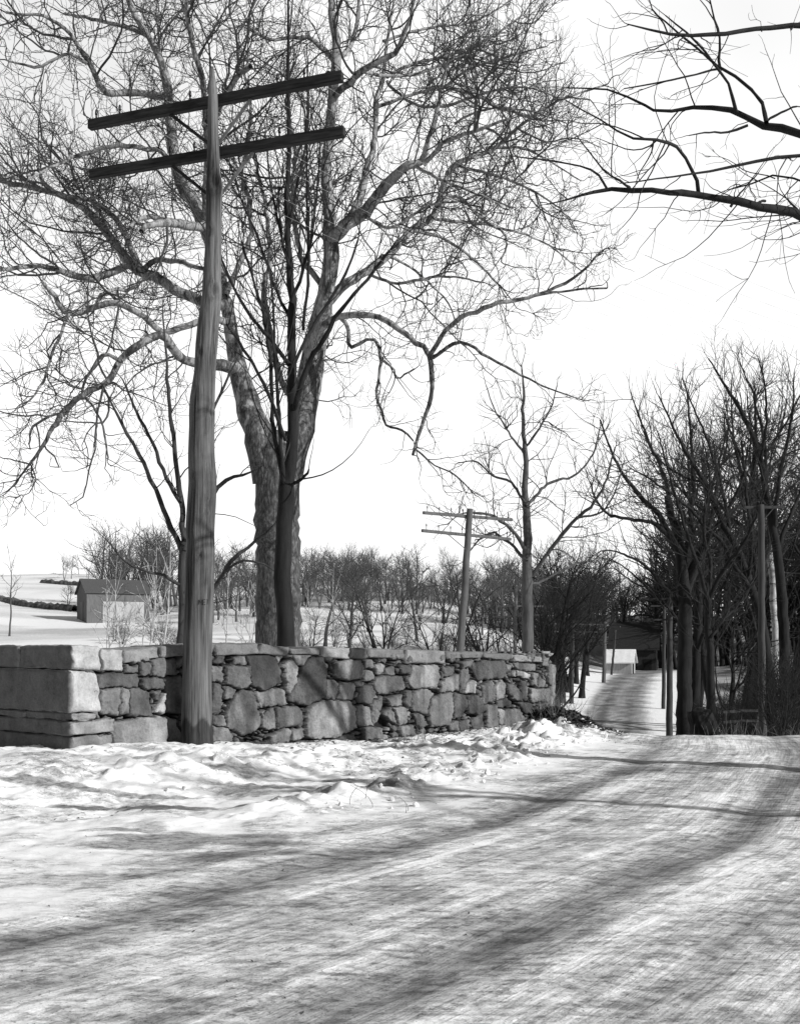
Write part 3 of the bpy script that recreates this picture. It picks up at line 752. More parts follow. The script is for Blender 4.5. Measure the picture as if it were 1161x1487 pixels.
# ---- the great sycamore
Y = 31.0
gx, gy = (405 - CX) / F * Y, Y
base = np.array([gx, gy, gz(gx, gy) - .1])
basepx = HZ - (base[2] - CAMZ) / Y * F
T = [([(405, basepx, 82), (405, 940, 68), (404, 850, 65), (403, 760, 64), (402, 700, 64), (401, 655, 62), (403, 625, 34)], 0, 0)]
L = [
 ([(388, 700, 42), (378, 640, 44), (364, 600, 38), (352, 560, 32), (341, 515, 24), (335, 470, 21), (326, 430, 20), (312, 370, 20), (297, 325, 22), (275, 280, 20), (255, 240, 18), (247, 180, 16), (243, 115, 14), (221, 60, 11), (190, 5, 9), (165, -50, 6)], 0, 2.5),
 ([(420, 690, 40), (436, 625, 36), (446, 570, 38), (456, 510, 34), (466, 460, 29), (475, 415, 25), (481, 370, 24), (479, 340, 22), (473, 258, 17), (477, 207, 16), (482, 142, 16), (486, 86, 15), (481, 21, 12), (483, -70, 7)], 0, 1.0),
 ([(479, 350, 22), (500, 330, 20), (522, 314, 20), (545, 285, 18), (565, 263, 17), (590, 248, 15), (614, 236, 12), (621, 207, 8), (634, 164, 7), (641, 129, 5), (655, 70, 3)], .3, -2.5),
 ([(614, 238, 9), (630, 222, 8), (650, 205, 7), (690, 190, 6), (740, 172, 4)], -2.2, -3.4),
 ([(470, 440, 18), (500, 415, 15), (531, 396, 13), (565, 370, 12), (595, 336, 12), (628, 316, 12), (643, 276, 10), (660, 238, 9), (716, 215, 7), (750, 185, 5), (811, 146, 4), (880, 122, 3)], .1, 3.5),
 ([(628, 316, 8), (660, 285, 5), (700, 320, 5), (735, 345, 4), (728, 375, 3)], 1.7, 2.5),
 ([(462, 478, 14), (490, 460, 11), (525, 457, 11), (559, 464, 10), (594, 492, 9), (624, 522, 9), (628, 561, 9), (620, 591, 7), (607, 630, 6), (598, 660, 5)], -.2, -3),
 ([(624, 524, 8), (628, 505, 8), (658, 466, 8), (719, 442, 8), (775, 430, 6), (831, 405, 5), (874, 365, 3)], -1.8, -4),
 ([(775, 430, 4), (831, 421, 4), (880, 418, 3)], -3, -4),
 ([(628, 520, 6), (655, 500, 6), (676, 500, 6), (719, 525, 5), (766, 550, 4), (805, 567, 3), (850, 582, 2)], -1.9, -3.5),
 ([(600, 650, 3.5), (630, 676, 3), (660, 690, 3), (690, 720, 2)], -2.8, -3.4),
 ([(495, 462, 7), (506, 485, 7), (510, 505, 7), (527, 496, 6), (544, 494, 6), (553, 522, 6), (550, 550, 5), (546, 574, 5), (555, 600, 5), (560, 617, 4), (585, 625, 4), (600, 640, 3)], -.3, -2),
 ([(553, 520, 4), (570, 535, 4), (575, 550, 3), (600, 535, 3)], -1, -1.6),
 ([(509, 315, 14), (520, 285, 13), (530, 255, 12), (540, 210, 10), (548, 151, 8), (556, 116, 7), (562, 60, 5), (575, -20, 3)], .6, 3.0),
 ([(484, 150, 13), (496, 129, 12), (526, 103, 11), (569, 78, 9), (591, 39, 7), (605, -20, 5)], .8, -1.5),
 ([(562, 112, 6), (600, 92, 5), (650, 80, 5), (710, 55, 4), (760, 20, 3)], 2.6, 4),
 ([(548, 155, 6), (590, 140, 5), (640, 125, 6), (690, 138, 6), (735, 160, 5), (790, 175, 3)], 2.2, 4.4),
 ([(485, 90, 9), (510, 60, 8), (520, 20, 6), (525, -40, 4)], .9, 2.4),
 ([(482, 85, 9), (455, 60, 8), (430, 55, 6), (390, 58, 5), (355, 40, 4), (320, 45, 3)], .9, -1),
 ([(344, 535, 20), (325, 528, 19), (300, 527, 17), (282, 527, 16), (262, 522, 15), (246, 500, 14), (235, 486, 14), (205, 503, 13), (177, 526, 12), (159, 558, 11), (119, 573, 10), (90, 602, 11), (69, 634, 7), (43, 674, 4), (11, 714, 2.5)], -.1, -4),
 ([(335, 470, 14), (312, 464, 13), (289, 468, 12), (250, 479, 11), (235, 482, 11), (215, 466, 10), (192, 453, 10), (163, 442, 10), (137, 446, 10), (101, 453, 11), (76, 421, 7), (60, 408, 5)], 0, -2.5),
 ([(102, 452, 6), (87, 486, 5), (76, 518, 5), (65, 555, 4), (45, 583, 3)], -2.3, -3),
 ([(177, 526, 7), (155, 515, 7), (140, 525, 6), (128, 550, 5), (120, 570, 4)], -2.4, -2.2),
 ([(120, 573, 5), (135, 590, 4), (150, 625, 4), (157, 665, 3)], -2.8, -3),
 ([(90, 600, 5), (60, 612, 4), (45, 625, 4), (43, 645, 3)], -3, -3.4),
 ([(329, 442, 18), (306, 440, 17), (289, 435, 17), (260, 424, 17), (231, 406, 16), (203, 392, 16), (181, 375, 17), (168, 358, 14), (156, 341, 13), (134, 312, 12), (101, 290, 11), (80, 281, 10), (40, 269, 9), (5, 262, 8), (-50, 245, 5)], .1, 3.5),
 ([(206, 393, 11), (195, 370, 11), (181, 334, 10), (163, 312, 9), (134, 290, 8), (87, 281, 6), (60, 262, 4)], 1.2, 1.6),
 ([(210, 390, 10), (231, 377, 9), (268, 381, 8), (300, 390, 7)], 1.2, .2),
 ([(183, 386, 12), (156, 395, 12), (123, 401, 12), (83, 393, 9), (54, 388, 9), (7, 392, 7), (-60, 398, 4)], 1.5, -2),
 ([(206, 406, 7), (195, 418, 6), (170, 422, 6), (150, 428, 6), (137, 444, 5)], 1.1, -1.4),
 ([(296, 327, 15), (268, 323, 15), (235, 325, 12), (206, 333, 8)], .8, -2),
 ([(262, 322, 10), (235, 318, 9), (210, 316, 8), (188, 330, 5)], .4, -1.2),
 ([(250, 140, 12), (215, 137, 11), (180, 135, 11), (150, 134, 11), (137, 112, 9), (125, 90, 8), (105, 55, 7), (65, 25, 5), (10, 20, 4)], 1.9, -1),
 ([(126, 92, 6), (105, 78, 6), (80, 85, 5), (55, 98, 5), (10, 88, 3)], .2, -1),
 ([(243, 120, 9), (235, 90, 8), (215, 55, 8), (165, 35, 6), (95, 20, 5)], 2, 4),
 ([(297, 330, 12), (302, 250, 12), (297, 130, 11), (282, 75, 9), (272, 20, 8), (268, -50, 5)], 1, -2),
 ([(272, 275, 10), (240, 225, 8), (190, 214, 8), (120, 225, 7), (70, 245, 4), (40, 262, 3)], 1, -3),
 ([(300, 200, 9), (325, 140, 8), (345, 112, 9), (362, 97, 8)], 0, -1.5),
 ([(562, 118, 6), (600, 150, 5), (650, 152, 5), (705, 135, 4), (760, 128, 3), (805, 140, 2)], 2.8, 1),
 ([(640, 130, 5), (680, 100, 4), (730, 85, 3), (790, 68, 2)], -2.6, -4),
 ([(705, 215, 5), (760, 215, 4), (800, 236, 3), (842, 262, 2)], 3.0, 5),
 ([(660, 240, 6), (700, 250, 5), (760, 272, 4), (810, 300, 3), (832, 332, 2)], 2.4, .5),
 ([(595, 336, 6), (640, 345, 5), (690, 380, 4), (730, 420, 3)], 1.3, 3),
 ([(531, 396, 6), (580, 412, 5), (640, 400, 4), (702, 410, 3)], .8, -1),
 ([(565, 370, 5), (600, 392, 4), (648, 436, 3), (662, 470, 2)], 1.1, 3),
 ([(556, 60, 5), (620, 40, 4), (690, 30, 3), (750, -5, 2)], 2.8, 5),
 ([(750, 186, 4), (790, 206, 3), (832, 200, 2), (870, 214, 1.5)], 3.2, 2),
 ([(628, 317, 6), (680, 325, 5), (730, 332, 4), (790, 352, 3), (842, 392, 2)], 1.8, 5),
 ([(522, 314, 6), (570, 330, 5), (620, 300, 4), (680, 290, 3), (720, 262, 2)], -.3, -3),
 ([(604, 242, 6), (640, 262, 5), (690, 280, 4), (740, 300, 3)], -2, -4.5),
 ([(660, 180, 4), (700, 160, 4), (760, 160, 3), (820, 178, 2)], -2.6, -4),
 ([(526, 103, 6), (580, 110, 5), (640, 95, 4), (690, 70, 3)], .3, 2),
 ([(440, 600, 12), (410, 560, 11), (395, 500, 10), (385, 430, 9), (392, 360, 8), (384, 290, 6), (360, 200, 5)], 0, 4),
 ([(470, 420, 10), (440, 370, 9), (425, 300, 8), (430, 220, 7), (415, 140, 6), (420, 60, 4)], .2, 4),
 ([(327, 430, 10), (350, 380, 9), (365, 320, 8), (352, 250, 7), (365, 170, 5), (350, 90, 4)], .2, 4.5),
]
def sycamore():
    rng = np.random.RandomState(11)
    trunk = [flare(l, .12) for l in traced(T, Y, 1, base)]
    limbs = [(q, r * np.interp(r, [.1, .3], [.86, 1.0])) for q, r in traced(L, Y, 2, base)]
    P, R = to_levels(limbs, 20)
    sparse = np.zeros(len(limbs), bool); sparse[6:13] = True      # the hanging limbs carry few twigs
    big = np.array([r.max() > .05 for _, r in limbs]) & ~sparse
    Ps, Rs = P[sparse], R[sparse]; keep = ~sparse
    Px, Rx = children(rng, P[big], R[big], .85, (30, 75), (2.2, 5.0), (.022, .042), 14, .13, .55, .2, .35, False, .2, .014)
    P = np.concatenate([P[keep], np.array([resample(q, 20)[0] for q in Px])]); R = np.concatenate([R[keep], np.array([np.interp(np.linspace(0, 1, 20), np.linspace(0, 1, 14), r) for r in Rx])])
    P1, R1 = children(rng, P, R, 2.0, (35, 80), (.9, 2.4), (.014, .026), 10, .18, .35, .12, .4, True, .26, .010)
    Ps1, Rs1 = children(rng, Ps, Rs, 1.7, (30, 75), (.6, 1.5), (.010, .018), 10, .18, .1, .12, .4, True, .26, .009)
    Ps2, Rs2 = children(rng, Ps1, Rs1, 2.0, (30, 75), (.4, 1.0), (.008, .011), 7, .2, .2, .12, .5, True, .26, .007)
    Ps3, Rs3 = children(rng, Ps2, Rs2, 1.8, (30, 75), (.3, .7), (.007, .009), 5, .2, .3, .12, .5, True, .24, .006)
    P1b, R1b = children(rng, P1, R1, 3.1, (35, 75), (.6, 1.5), (.010, .0155), 7, .2, .35, .12, .5, True, .27, .008)
    P2, R2 = children(rng, P1b, R1b, 3.3, (30, 70), (.4, 1.0), (.0078, .0105), 5, .2, .5, .1, .6, True, .22, .0062)
    x = P2[:, -1, 0] + base[0]; z = P2[:, -1, 2] + base[2]
    crown = merge([tubes(Px, Rx, 6), tubes(Ps1, Rs1, 4), tubes(Ps2, Rs2, 3), tubes(Ps3, Rs3, 3), tubes(P1, R1, 5), tubes(P1b, R1b, 4), tubes(P2, R2, 3)])
    finish_tree('sycamore_tree', 'huge old bare sycamore with spreading crooked pale limbs behind the wall', base,
                limb_mesh(trunk + limbs, 12), crown, M['syc'], M['twig'])
    open('/tmp/syc.txt', 'w').write(str((len(Px), len(P1), len(P1b), len(P2))))
sycamore()

# ---- young dark straight tree in front of it
def young_tree():
    Y = 23.0; x = (416 - CX) / F * Y
    b = np.array([x, Y, gz(x, Y) - .1]); bp = HZ - (b[2] - CAMZ) / Y * F
    T = [([(415, bp, 34), (416, 930, 27), (417, 850, 25), (417, 760, 24), (419, 715, 25), (424, 660, 17), (425, 620, 17), (422, 570, 15), (423, 500, 14), (424, 450, 12), (421, 380, 10), (419, 300, 8), (420, 200, 6), (418, 100, 4), (419, 0, 3), (420, -60, 2)], 0, .3)]
    L = [([(424, 600, 8), (432, 570, 8), (446, 530, 8), (465, 495, 7), (490, 455, 6), (515, 425, 5), (545, 390, 4), (575, 350, 2)], 0, -1.2),
         ([(424, 545, 6), (440, 500, 5), (470, 450, 5), (500, 400, 4), (520, 350, 3)], .1, 1.2),
         ([(420, 530, 7), (395, 495, 6), (370, 465, 5), (340, 420, 4), (322, 380, 3)], 0, -1),
         ([(410, 705, 8), (402, 650, 7), (395, 600, 6), (388, 500, 5), (372, 420, 4), (350, 350, 3)], 0, 1),
         ([(412, 700, 7), (406, 620, 6), (400, 560, 5), (398, 480, 4), (392, 400, 3)], -.1, -.8),
         ([(423, 470, 6), (400, 420, 5), (375, 350, 4), (350, 290, 3), (335, 240, 2)], .1, -.8),
         ([(423, 440, 6), (440, 390, 5), (455, 330, 4), (462, 250, 3), (465, 180, 2)], .1, -1),
         ([(421, 390, 5), (405, 330, 4), (392, 260, 3), (385, 190, 2)], .1, 1),
         ([(420, 330, 4), (432, 270, 4), (446, 200, 3), (448, 130, 2)], .1, .7),
         ([(427, 702, 6), (438, 695, 4), (446, 688, 4), (449, 681, 2)], 0, -.3),
         ([(440, 480, 5), (448, 400, 5), (447, 320, 4), (446, 200, 3), (447, 90, 2)], -.2, -.9),
         ([(415, 640, 6), (385, 560, 5), (350, 500, 4), (328, 470, 3)], 0, -1.4)]
    rng = np.random.RandomState(21)
    tr = traced(T, Y, 3, b); lm = traced(L, Y, 4, b)
    P, R = to_levels(lm + [(tr[0][0][len(tr[0][0]) // 2:], tr[0][1][len(tr[0][0]) // 2:])], 18)
    P1, R1 = children(rng, P, R, 1.7, (18, 42), (.9, 2.2), (.011, .02), 8, .06, .75, .08, .4, True, .03, .008)
    P2, R2 = children(rng, P1, R1, 1.8, (20, 50), (.4, .95), (.007, .010), 6, .08, .55, .15, .5, True, .05, .0055)
    finish_tree('young_tree', 'slim dark young tree with one straight leader and upswept branches in front of the sycamore', b,
                limb_mesh(tr + lm), merge([tubes(P1, R1, 4), tubes(P2, R2, 3)]), M['black'], M['darktwig'])
young_tree()

def small_tree():
    Y = 25.0; x = (264 - CX) / F * Y
    b = np.array([x, Y, gz(x, Y) - .1]); bp = HZ - (b[2] - CAMZ) / Y * F
    T = [([(264, bp, 20), (264, 900, 13), (263, 850, 13), (266, 810, 13), (268, 780, 11)], 0, 0)]
    L = [([(266, 805, 9), (245, 760, 8), (228, 715, 7), (208, 670, 6), (185, 630, 5), (165, 590, 3), (150, 560, 2)], 0, -1),
         ([(268, 785, 9), (262, 730, 8), (257, 680, 7), (249, 620, 6), (243, 560, 5), (240, 500, 3), (236, 450, 2)], 0, .8),
         ([(262, 730, 6), (235, 680, 6), (220, 640, 5), (195, 590, 4), (178, 550, 2)], .3, 1.5),
         ([(265, 790, 8), (295, 740, 7), (325, 700, 6), (352, 690, 4), (375, 680, 2)], 0, -.6),
         ([(268, 800, 7), (285, 700, 6), (300, 620, 5), (325, 560, 4), (345, 520, 2)], 0, 1.2),
         ([(262, 850, 6), (240, 835, 5), (210, 830, 4), (180, 815, 3), (160, 790, 2)], 0, -.8),
         ([(266, 900, 6), (300, 868, 6), (318, 845, 6), (340, 812, 6), (365, 790, 5), (395, 765, 3)], 0, -1),
         ([(330, 830, 4), (350, 815, 4), (380, 818, 3), (400, 830, 2)], -.5, -.8)]
    rng = np.random.RandomState(31)
    tr = traced(T, Y, 5, b); lm = traced(L, Y, 6, b)
    P, R = to_levels(lm, 14)
    P1, R1 = children(rng, P, R, 1.7, (28, 60), (.6, 1.5), (.010, .018), 7, .13, .35, .15, .4, True, .1, .008)
    P2, R2 = children(rng, P1, R1, 2.0, (28, 60), (.3, .7), (.0065, .009), 5, .13, .3, .15, .5, True, .1, .0055)
    finish_tree('small_tree', 'small dark forked tree with rising limbs just behind the tall leaning utility pole', b,
                limb_mesh(tr + lm, 8), merge([tubes(P1, R1, 4), tubes(P2, R2, 3)]), M['dark'], M['darktwig'])
small_tree()

def mid_sycamore():
    Y = 43.0; x = (765 - CX) / F * Y
    b = np.array([x, Y, gz(x, Y) - .2]); bp = HZ - (b[2] - CAMZ) / Y * F
    T = [([(766, bp, 24), (766, 940, 19), (765, 860, 18), (764, 800, 15), (763, 740, 12), (762, 680, 9), (761, 620, 6), (759, 570, 4), (757, 530, 2)], 0, 0)]
    L = [([(766, 840, 9), (785, 820, 8), (810, 785, 8), (838, 752, 7), (862, 725, 6), (880, 700, 4), (892, 650, 3)], 0, -2),
         ([(838, 752, 5), (870, 745, 4), (890, 720, 3), (905, 670, 2)], -1.2, -2.2),
         ([(764, 800, 8), (750, 775, 7), (725, 752, 6), (700, 745, 5), (670, 745, 3), (650, 760, 2)], 0, -2),
         ([(764, 815, 7), (745, 795, 6), (715, 775, 5), (690, 790, 3), (675, 810, 2)], 0, 1.5),
         ([(763, 735, 7), (785, 710, 6), (810, 697, 5), (835, 690, 4), (860, 660, 3), (870, 620, 2)], 0, 2),
         ([(762, 730, 6), (740, 700, 5), (715, 690, 4), (690, 670, 3), (665, 672, 2)], 0, 2),
         ([(761, 660, 5), (740, 630, 4), (720, 600, 3), (705, 560, 2)], 0, -1.5),
         ([(761, 650, 5), (785, 620, 4), (800, 590, 3), (808, 560, 2)], 0, -1),
         ([(765, 850, 6), (785, 845, 5), (820, 825, 4), (850, 815, 3)], 0, 2)]
    rng = np.random.RandomState(41)
    tr = [(q, r * .9) for q, r in traced(T, Y, 7, b)]; lm = [(q, r * .75) for q, r in traced(L, Y, 8, b)]
    P, R = to_levels(lm + [(tr[0][0][len(tr[0][0]) // 2:], tr[0][1][len(tr[0][0]) // 2:])], 16)
    P1, R1 = children(rng, P, R, 3.4, (35, 75), (.8, 2.3), (.014, .024), 9, .16, .3, .1, .45, True, .18, .010)
    P2, R2 = children(rng, P1, R1, 3.2, (30, 70), (.4, 1.2), (.011, .0145), 6, .17, .4, .1, .5, True, .18, .0075)
    finish_tree('sycamore_tree', 'slender pale sycamore with a straight trunk rising behind the far half of the wall', b,
                limb_mesh(tr + lm, 8), merge([tubes(P1, R1, 4), tubes(P2, R2, 3)]), M['mid'], M['twig'])
mid_sycamore()

# ---- tree at the right roadside: trunk outside the picture, limbs hang over the road
def overhang_tree():
    Y = 11.5; tx = 7.9; ty = 12.0
    b = np.array([tx, ty, gz(tx, ty) - .1])
    H = 8.5
    tp = np.array([[0, 0, 0], [.02, 0, 1.2], [-.05, .05, 2.6], [.02, .1, 4.2], [-.1, .0, 5.8], [.1, .1, 7.4], [0, .2, 9.0], [.1, .1, 10.5]])
    C = catmull(tp, 5); q, r = resample(C, 40, np.interp(np.linspace(0, 1, len(C)), [0, .05, .5, 1], [.34, .27, .2, .06]))
    trunk = [(q, r)]
    def onto(z, pts, d0, d1):
        l = traced([(pts, d0, d1)], Y, int(z * 10), b)[0]
        a = np.array([np.interp(z - .5, q[:, 2], q[:, 0]), np.interp(z - .5, q[:, 2], q[:, 1]), z - .5])
        pre = np.linspace(a, l[0][0], 8)[:-1]; pre[:, 2] += np.sin(np.linspace(0, 1, 8)[:-1] * np.pi) * .15
        return (np.vstack([pre, l[0]]), np.concatenate([np.linspace(l[1][0] * 1.5, l[1][0], 7), l[1]]))
    lm = [onto(5.4, [(1300, 345, 17), (1149, 313, 15), (1085, 300, 13), (1010, 287, 11), (950, 280, 9), (880, 274, 7), (840, 285, 4), (793, 297, 2)], 0, -1.2),
          onto(6.2, [(1320, 250, 16), (1149, 190, 13), (1100, 176, 11), (1060, 160, 9), (1010, 155, 7), (955, 160, 5), (930, 150, 4), (880, 130, 3), (820, 128, 2)], .2, 1.2),
          onto(7.2, [(1320, 10, 12), (1149, 38, 9), (1080, 45, 7), (1020, 52, 6), (960, 48, 4), (910, 35, 2)], .2, -.8),
          onto(6.0, [(1320, 225, 8), (1149, 229, 6), (1080, 240, 5), (1020, 250, 4), (960, 258, 3), (900, 266, 2)], -.3, -1.5),
          onto(5.0, [(1320, 330, 5), (1149, 258, 3), (1100, 265, 3), (1060, 275, 2)], .5, .8)]
    sub = traced([([(1014, 286, 7), (1009, 255, 6), (990, 220, 6), (965, 204, 5), (912, 200, 4), (880, 180, 3), (820, 145, 2)], -.6, -1.4),
                  ([(880, 273, 5), (870, 255, 4), (840, 240, 3), (790, 232, 3), (740, 226, 2)], -.9, -1.3),
                  ([(915, 277, 5), (905, 266, 4), (880, 250, 3), (850, 215, 2), (835, 195, 1.5)], -.8, -.4),
                  ([(1112, 178, 8), (1106, 150, 6), (1080, 120, 5), (1045, 100, 5), (1010, 68, 4), (975, 40, 3), (950, 20, 2)], .3, 1.0),
                  ([(1068, 162, 7), (1056, 122, 5), (1030, 85, 4), (1000, 50, 3), (965, 22, 2)], .5, .1),
                  ([(1045, 100, 5), (1045, 60, 4), (1035, 20, 3), (1025, -30, 2)], .6, .4),
                  ([(1045, 100, 4), (1000, 110, 3), (950, 120, 3), (905, 128, 2)], .6, .2),
                  ([(1110, 176, 5), (1130, 165, 4), (1155, 155, 3)], .2, .2),
                  ([(1085, 182, 5), (1060, 192, 4), (1030, 192, 3), (1000, 196, 2)], .2, -.3),
                  ([(1110, 292, 5), (1080, 300, 4), (1066, 286, 3)], -.1, -.4),
                  ([(1060, 300, 5), (1075, 280, 3), (1100, 250, 2)], -.3, .1)], Y, 77, b)
    # limbs on the far side of the trunk (their shadows reach the road)
    rng = np.random.RandomState(51)
    up = []
    for k in range(6):
        z0 = rng.uniform(4.2, 10); az = rng.uniform(-1.6, 1.9)
        d = np.array([math.cos(az), math.sin(az) * .9 - .2, rng.uniform(.1, .8)]); d /= np.linalg.norm(d)
        l_ = rng.uniform(2.5, 4.5); pts = [np.array([0, 0, z0])]
        for s_ in range(9):
            d = d + rng.normal(size=3) * .14; d /= np.linalg.norm(d); pts.append(pts[-1] + d * l_ / 9)
        up.append((np.array(pts), np.linspace(.075, .015, 10)))
    allm = [(q_, r_ * .86) for q_, r_ in lm + sub]
    P, R = to_levels(allm, 18); Pu, Ru = to_levels(up, 18)
    P1, R1 = children(rng, P, R, 3.3, (30, 70), (.4, 1.4), (.005, .009), 9, .12, .18, .38, .35, True, .12, .0034)
    Pu1, Ru1 = children(rng, Pu, Ru, .8, (30, 70), (.8, 1.8), (.008, .014), 7, .11, .25, .2, .35, True, .10, .004)
    P2, R2 = children(rng, P1, R1, 3.2, (30, 65), (.2, .6), (.0034, .005), 6, .12, .25, .2, .4, True, .12, .0025)
    Pu2, Ru2 = children(rng, Pu1, Ru1, 1.5, (30, 65), (.3, .8), (.004, .006), 5, .12, .25, .2, .4, True, .1, .003)
    finish_tree('roadside_tree', 'dark bare tree whose long drooping branches hang over the road from the upper right', b,
                limb_mesh(trunk + allm + up), merge([tubes(P1, R1, 5), tubes(P2, R2, 4), tubes(Pu1, Ru1, 4), tubes(Pu2, Ru2, 3)]), M['black'], M['black'])
overhang_tree()

def shade_tree():
    b = np.array([12.3, 4.9, gz(12.3, 4.9) - .1]); rng = np.random.RandomState(71)
    tp = np.array([[0, 0, 0], [.03, 0, 1.5], [0, .06, 3.], [-.06, .02, 4.5], [.0, -.05, 6.], [.08, 0, 7.5], [.05, .05, 9.]])
    C = catmull(tp, 5); q, r = resample(C, 30, np.interp(np.linspace(0, 1, len(C)), [0, .05, .5, 1], [.26, .17, .10, .03])); limbs = []
    for k in range(9):
        z0 = rng.uniform(3.4, 8.5); az = rng.uniform(0, 6.28); d = np.array([math.cos(az), math.sin(az), rng.uniform(.3, 1.1)]); d /= np.linalg.norm(d)
        l_ = rng.uniform(1.8, 3.6); pts = [np.array([0, 0, z0])]
        for s_ in range(9):
            d = d + rng.normal(size=3) * .13; d /= np.linalg.norm(d); pts.append(pts[-1] + d * l_ / 9)
        limbs.append((np.array(pts), np.linspace(.055, .012, 10)))
    P, R = to_levels(limbs, 14)
    P1, R1 = children(rng, P, R, 1.8, (30, 65), (.6, 1.6), (.008, .014), 7, .12, .3, .2, .35, True, .1, .004)
    finish_tree('roadside_tree', 'slim bare tree at the near right roadside whose thin shadow crosses the road', b, limb_mesh([(q, r)] + limbs), tubes(P1, R1, 4), M['dark'], M['darktwig'])
shade_tree()

# ---- grown kinds for everything farther off
def grown(seed, H, r0, forks, spread, lim, lens, rads, dens, fine=True, wander=.1, trop=.35, clear=.3, lean=0., stems=1):
    rng = np.random.RandomState(seed)
    limbs = []
    for s_ in range(stems):
        a = rng.uniform(0, 6.28); ln = (lean + (0 if stems == 1 else .22))
        d = np.array([math.cos(a) * ln, math.sin(a) * ln, 1.]); d /= np.linalg.norm(d)
        p = np.array([rng.uniform(-.2, .2) * (stems > 1), rng.uniform(-.2, .2) * (stems > 1), 0]); pts = [p]
        n = 14; hh = H * (1 if s_ == 0 else rng.uniform(.7, 1))
        for k in range(n):
            d = d + rng.normal(size=3) * .06 + np.array([0, 0, .04]); d /= np.linalg.norm(d)
            pts.append(pts[-1] + d * hh / n)
        rr = r0 * (1 if s_ == 0 else rng.uniform(.6, .9))
        rad = rr * (1 - np.linspace(0, 1, n + 1) ** 1.1 * .93); rad[0] *= 1.35
        limbs.append((np.array(pts), rad))
    tr = list(limbs)
    main = []
    for (tp, trd) in limbs:
        for k in range(forks):
            f = clear + (1 - clear) * rng.uniform(0, .92)
            i = f * (len(tp) - 1); i0 = int(i)
            p = tp[i0] + (tp[min(i0 + 1, len(tp) - 1)] - tp[i0]) * (i - i0)
            a = rng.uniform(0, 6.28)
            d = np.array([math.cos(a) * spread, math.sin(a) * spread, rng.uniform(.35, 1)]); d /= np.linalg.norm(d)
            l_ = lim * H * (1.15 - .75 * f) * rng.uniform(.7, 1.2); pts = [p]
            for s2 in range(9):
                d = d + rng.normal(size=3) * wander + np.array([0, 0, trop / 9]); d /= np.linalg.norm(d); pts.append(pts[-1] + d * l_ / 9)
            rr = trd[i0] * rng.uniform(.4, .62)
            main.append((np.array(pts), np.linspace(rr, max(rr * .22, rads[0]), 10)))
    P, R = to_levels(main + [(t[len(t) // 2:], r[len(r) // 2:]) for t, r in tr], 12)
    P1, R1 = children(rng, P, R, dens[0], (25, 65), lens[0], (rads[0] * 1.0, rads[0] * 1.7), 7, wander, trop, .12, .45, True, wander, rads[0] * .7)
    P2, R2 = children(rng, P1, R1, dens[1], (25, 60), lens[1], (rads[1] * .8, rads[1] * 1.2), 5, wander, trop, .1, .5, True, wander, rads[1] * .6)
    parts = [tubes(P1, R1, 4), tubes(P2, R2, 3)]
    return limb_mesh(tr + main, 8 if r0 > .1 else 6), merge(parts)

PROTO = {}
def proto(key, *a, **k):
    t, c = grown(*a, **k)
    PROTO[key] = (np_mesh(key + '_trunk', *t), np_mesh(key + '_crown', *c))
#            seed  H   r0   forks spread lim  lens                      rads          dens
proto('elm', 101, 13, .26, 13, .8, .5, ((1.2, 2.8), (.6, 1.4)), (.017, .0105), (2.3, 2.6), wander=.11, trop=.45, clear=.28)
proto('elm_b', 102, 14, .3, 14, .7, .52, ((1.2, 2.8), (.6, 1.4)), (.017, .0105), (2.3, 2.6), wander=.12, trop=.5, clear=.22, lean=.12)
proto('spread', 103, 9, .2, 13, 1.2, .55, ((1.0, 2.4), (.5, 1.3)), (.021, .015), (1.7, 2.0), wander=.15, trop=.3, clear=.2)
proto('multi', 104, 9, .13, 6, .7, .42, ((.9, 2.0), (.5, 1.2)), (.019, .014), (1.7, 2.0), wander=.12, trop=.4, clear=.25, stems=4)
proto('birch', 105, 10, .10, 12, .8, .26, ((.7, 1.5), (.4, .9)), (.017, .011), (1.3, 1.6), wander=.12, trop=.25, clear=.35)
proto('birch_b', 106, 9, .085, 10, .9, .3, ((.7, 1.4), (.4, .9)), (.017, .011), (1.3, 1.6), wander=.14, trop=.2, clear=.3, stems=2)
proto('far', 107, 10, .2, 14, .9, .45, ((1.2, 2.6), (.7, 1.6)), (.032, .024), (1.5, 1.7), wander=.12, trop=.4, clear=.22)
proto('far_b', 108, 9, .18, 12, 1.1, .5, ((1.2, 2.6), (.7, 1.6)), (.032, .024), (1.4, 1.6), wander=.14, trop=.35, clear=.2, stems=2)
proto('brush', 109, 3.2, .035, 5, .8, .5, ((.5, 1.2), (.3, .8)), (.012, .008), (1.6, 2.0), wander=.14, trop=.35, clear=.08, stems=9)
proto('tall', 110, 16, .24, 15, .6, .4, ((1.3, 3.0), (.7, 1.5)), (.017, .0105), (2.2, 2.5), wander=.1, trop=.55, clear=.25, lean=.15)

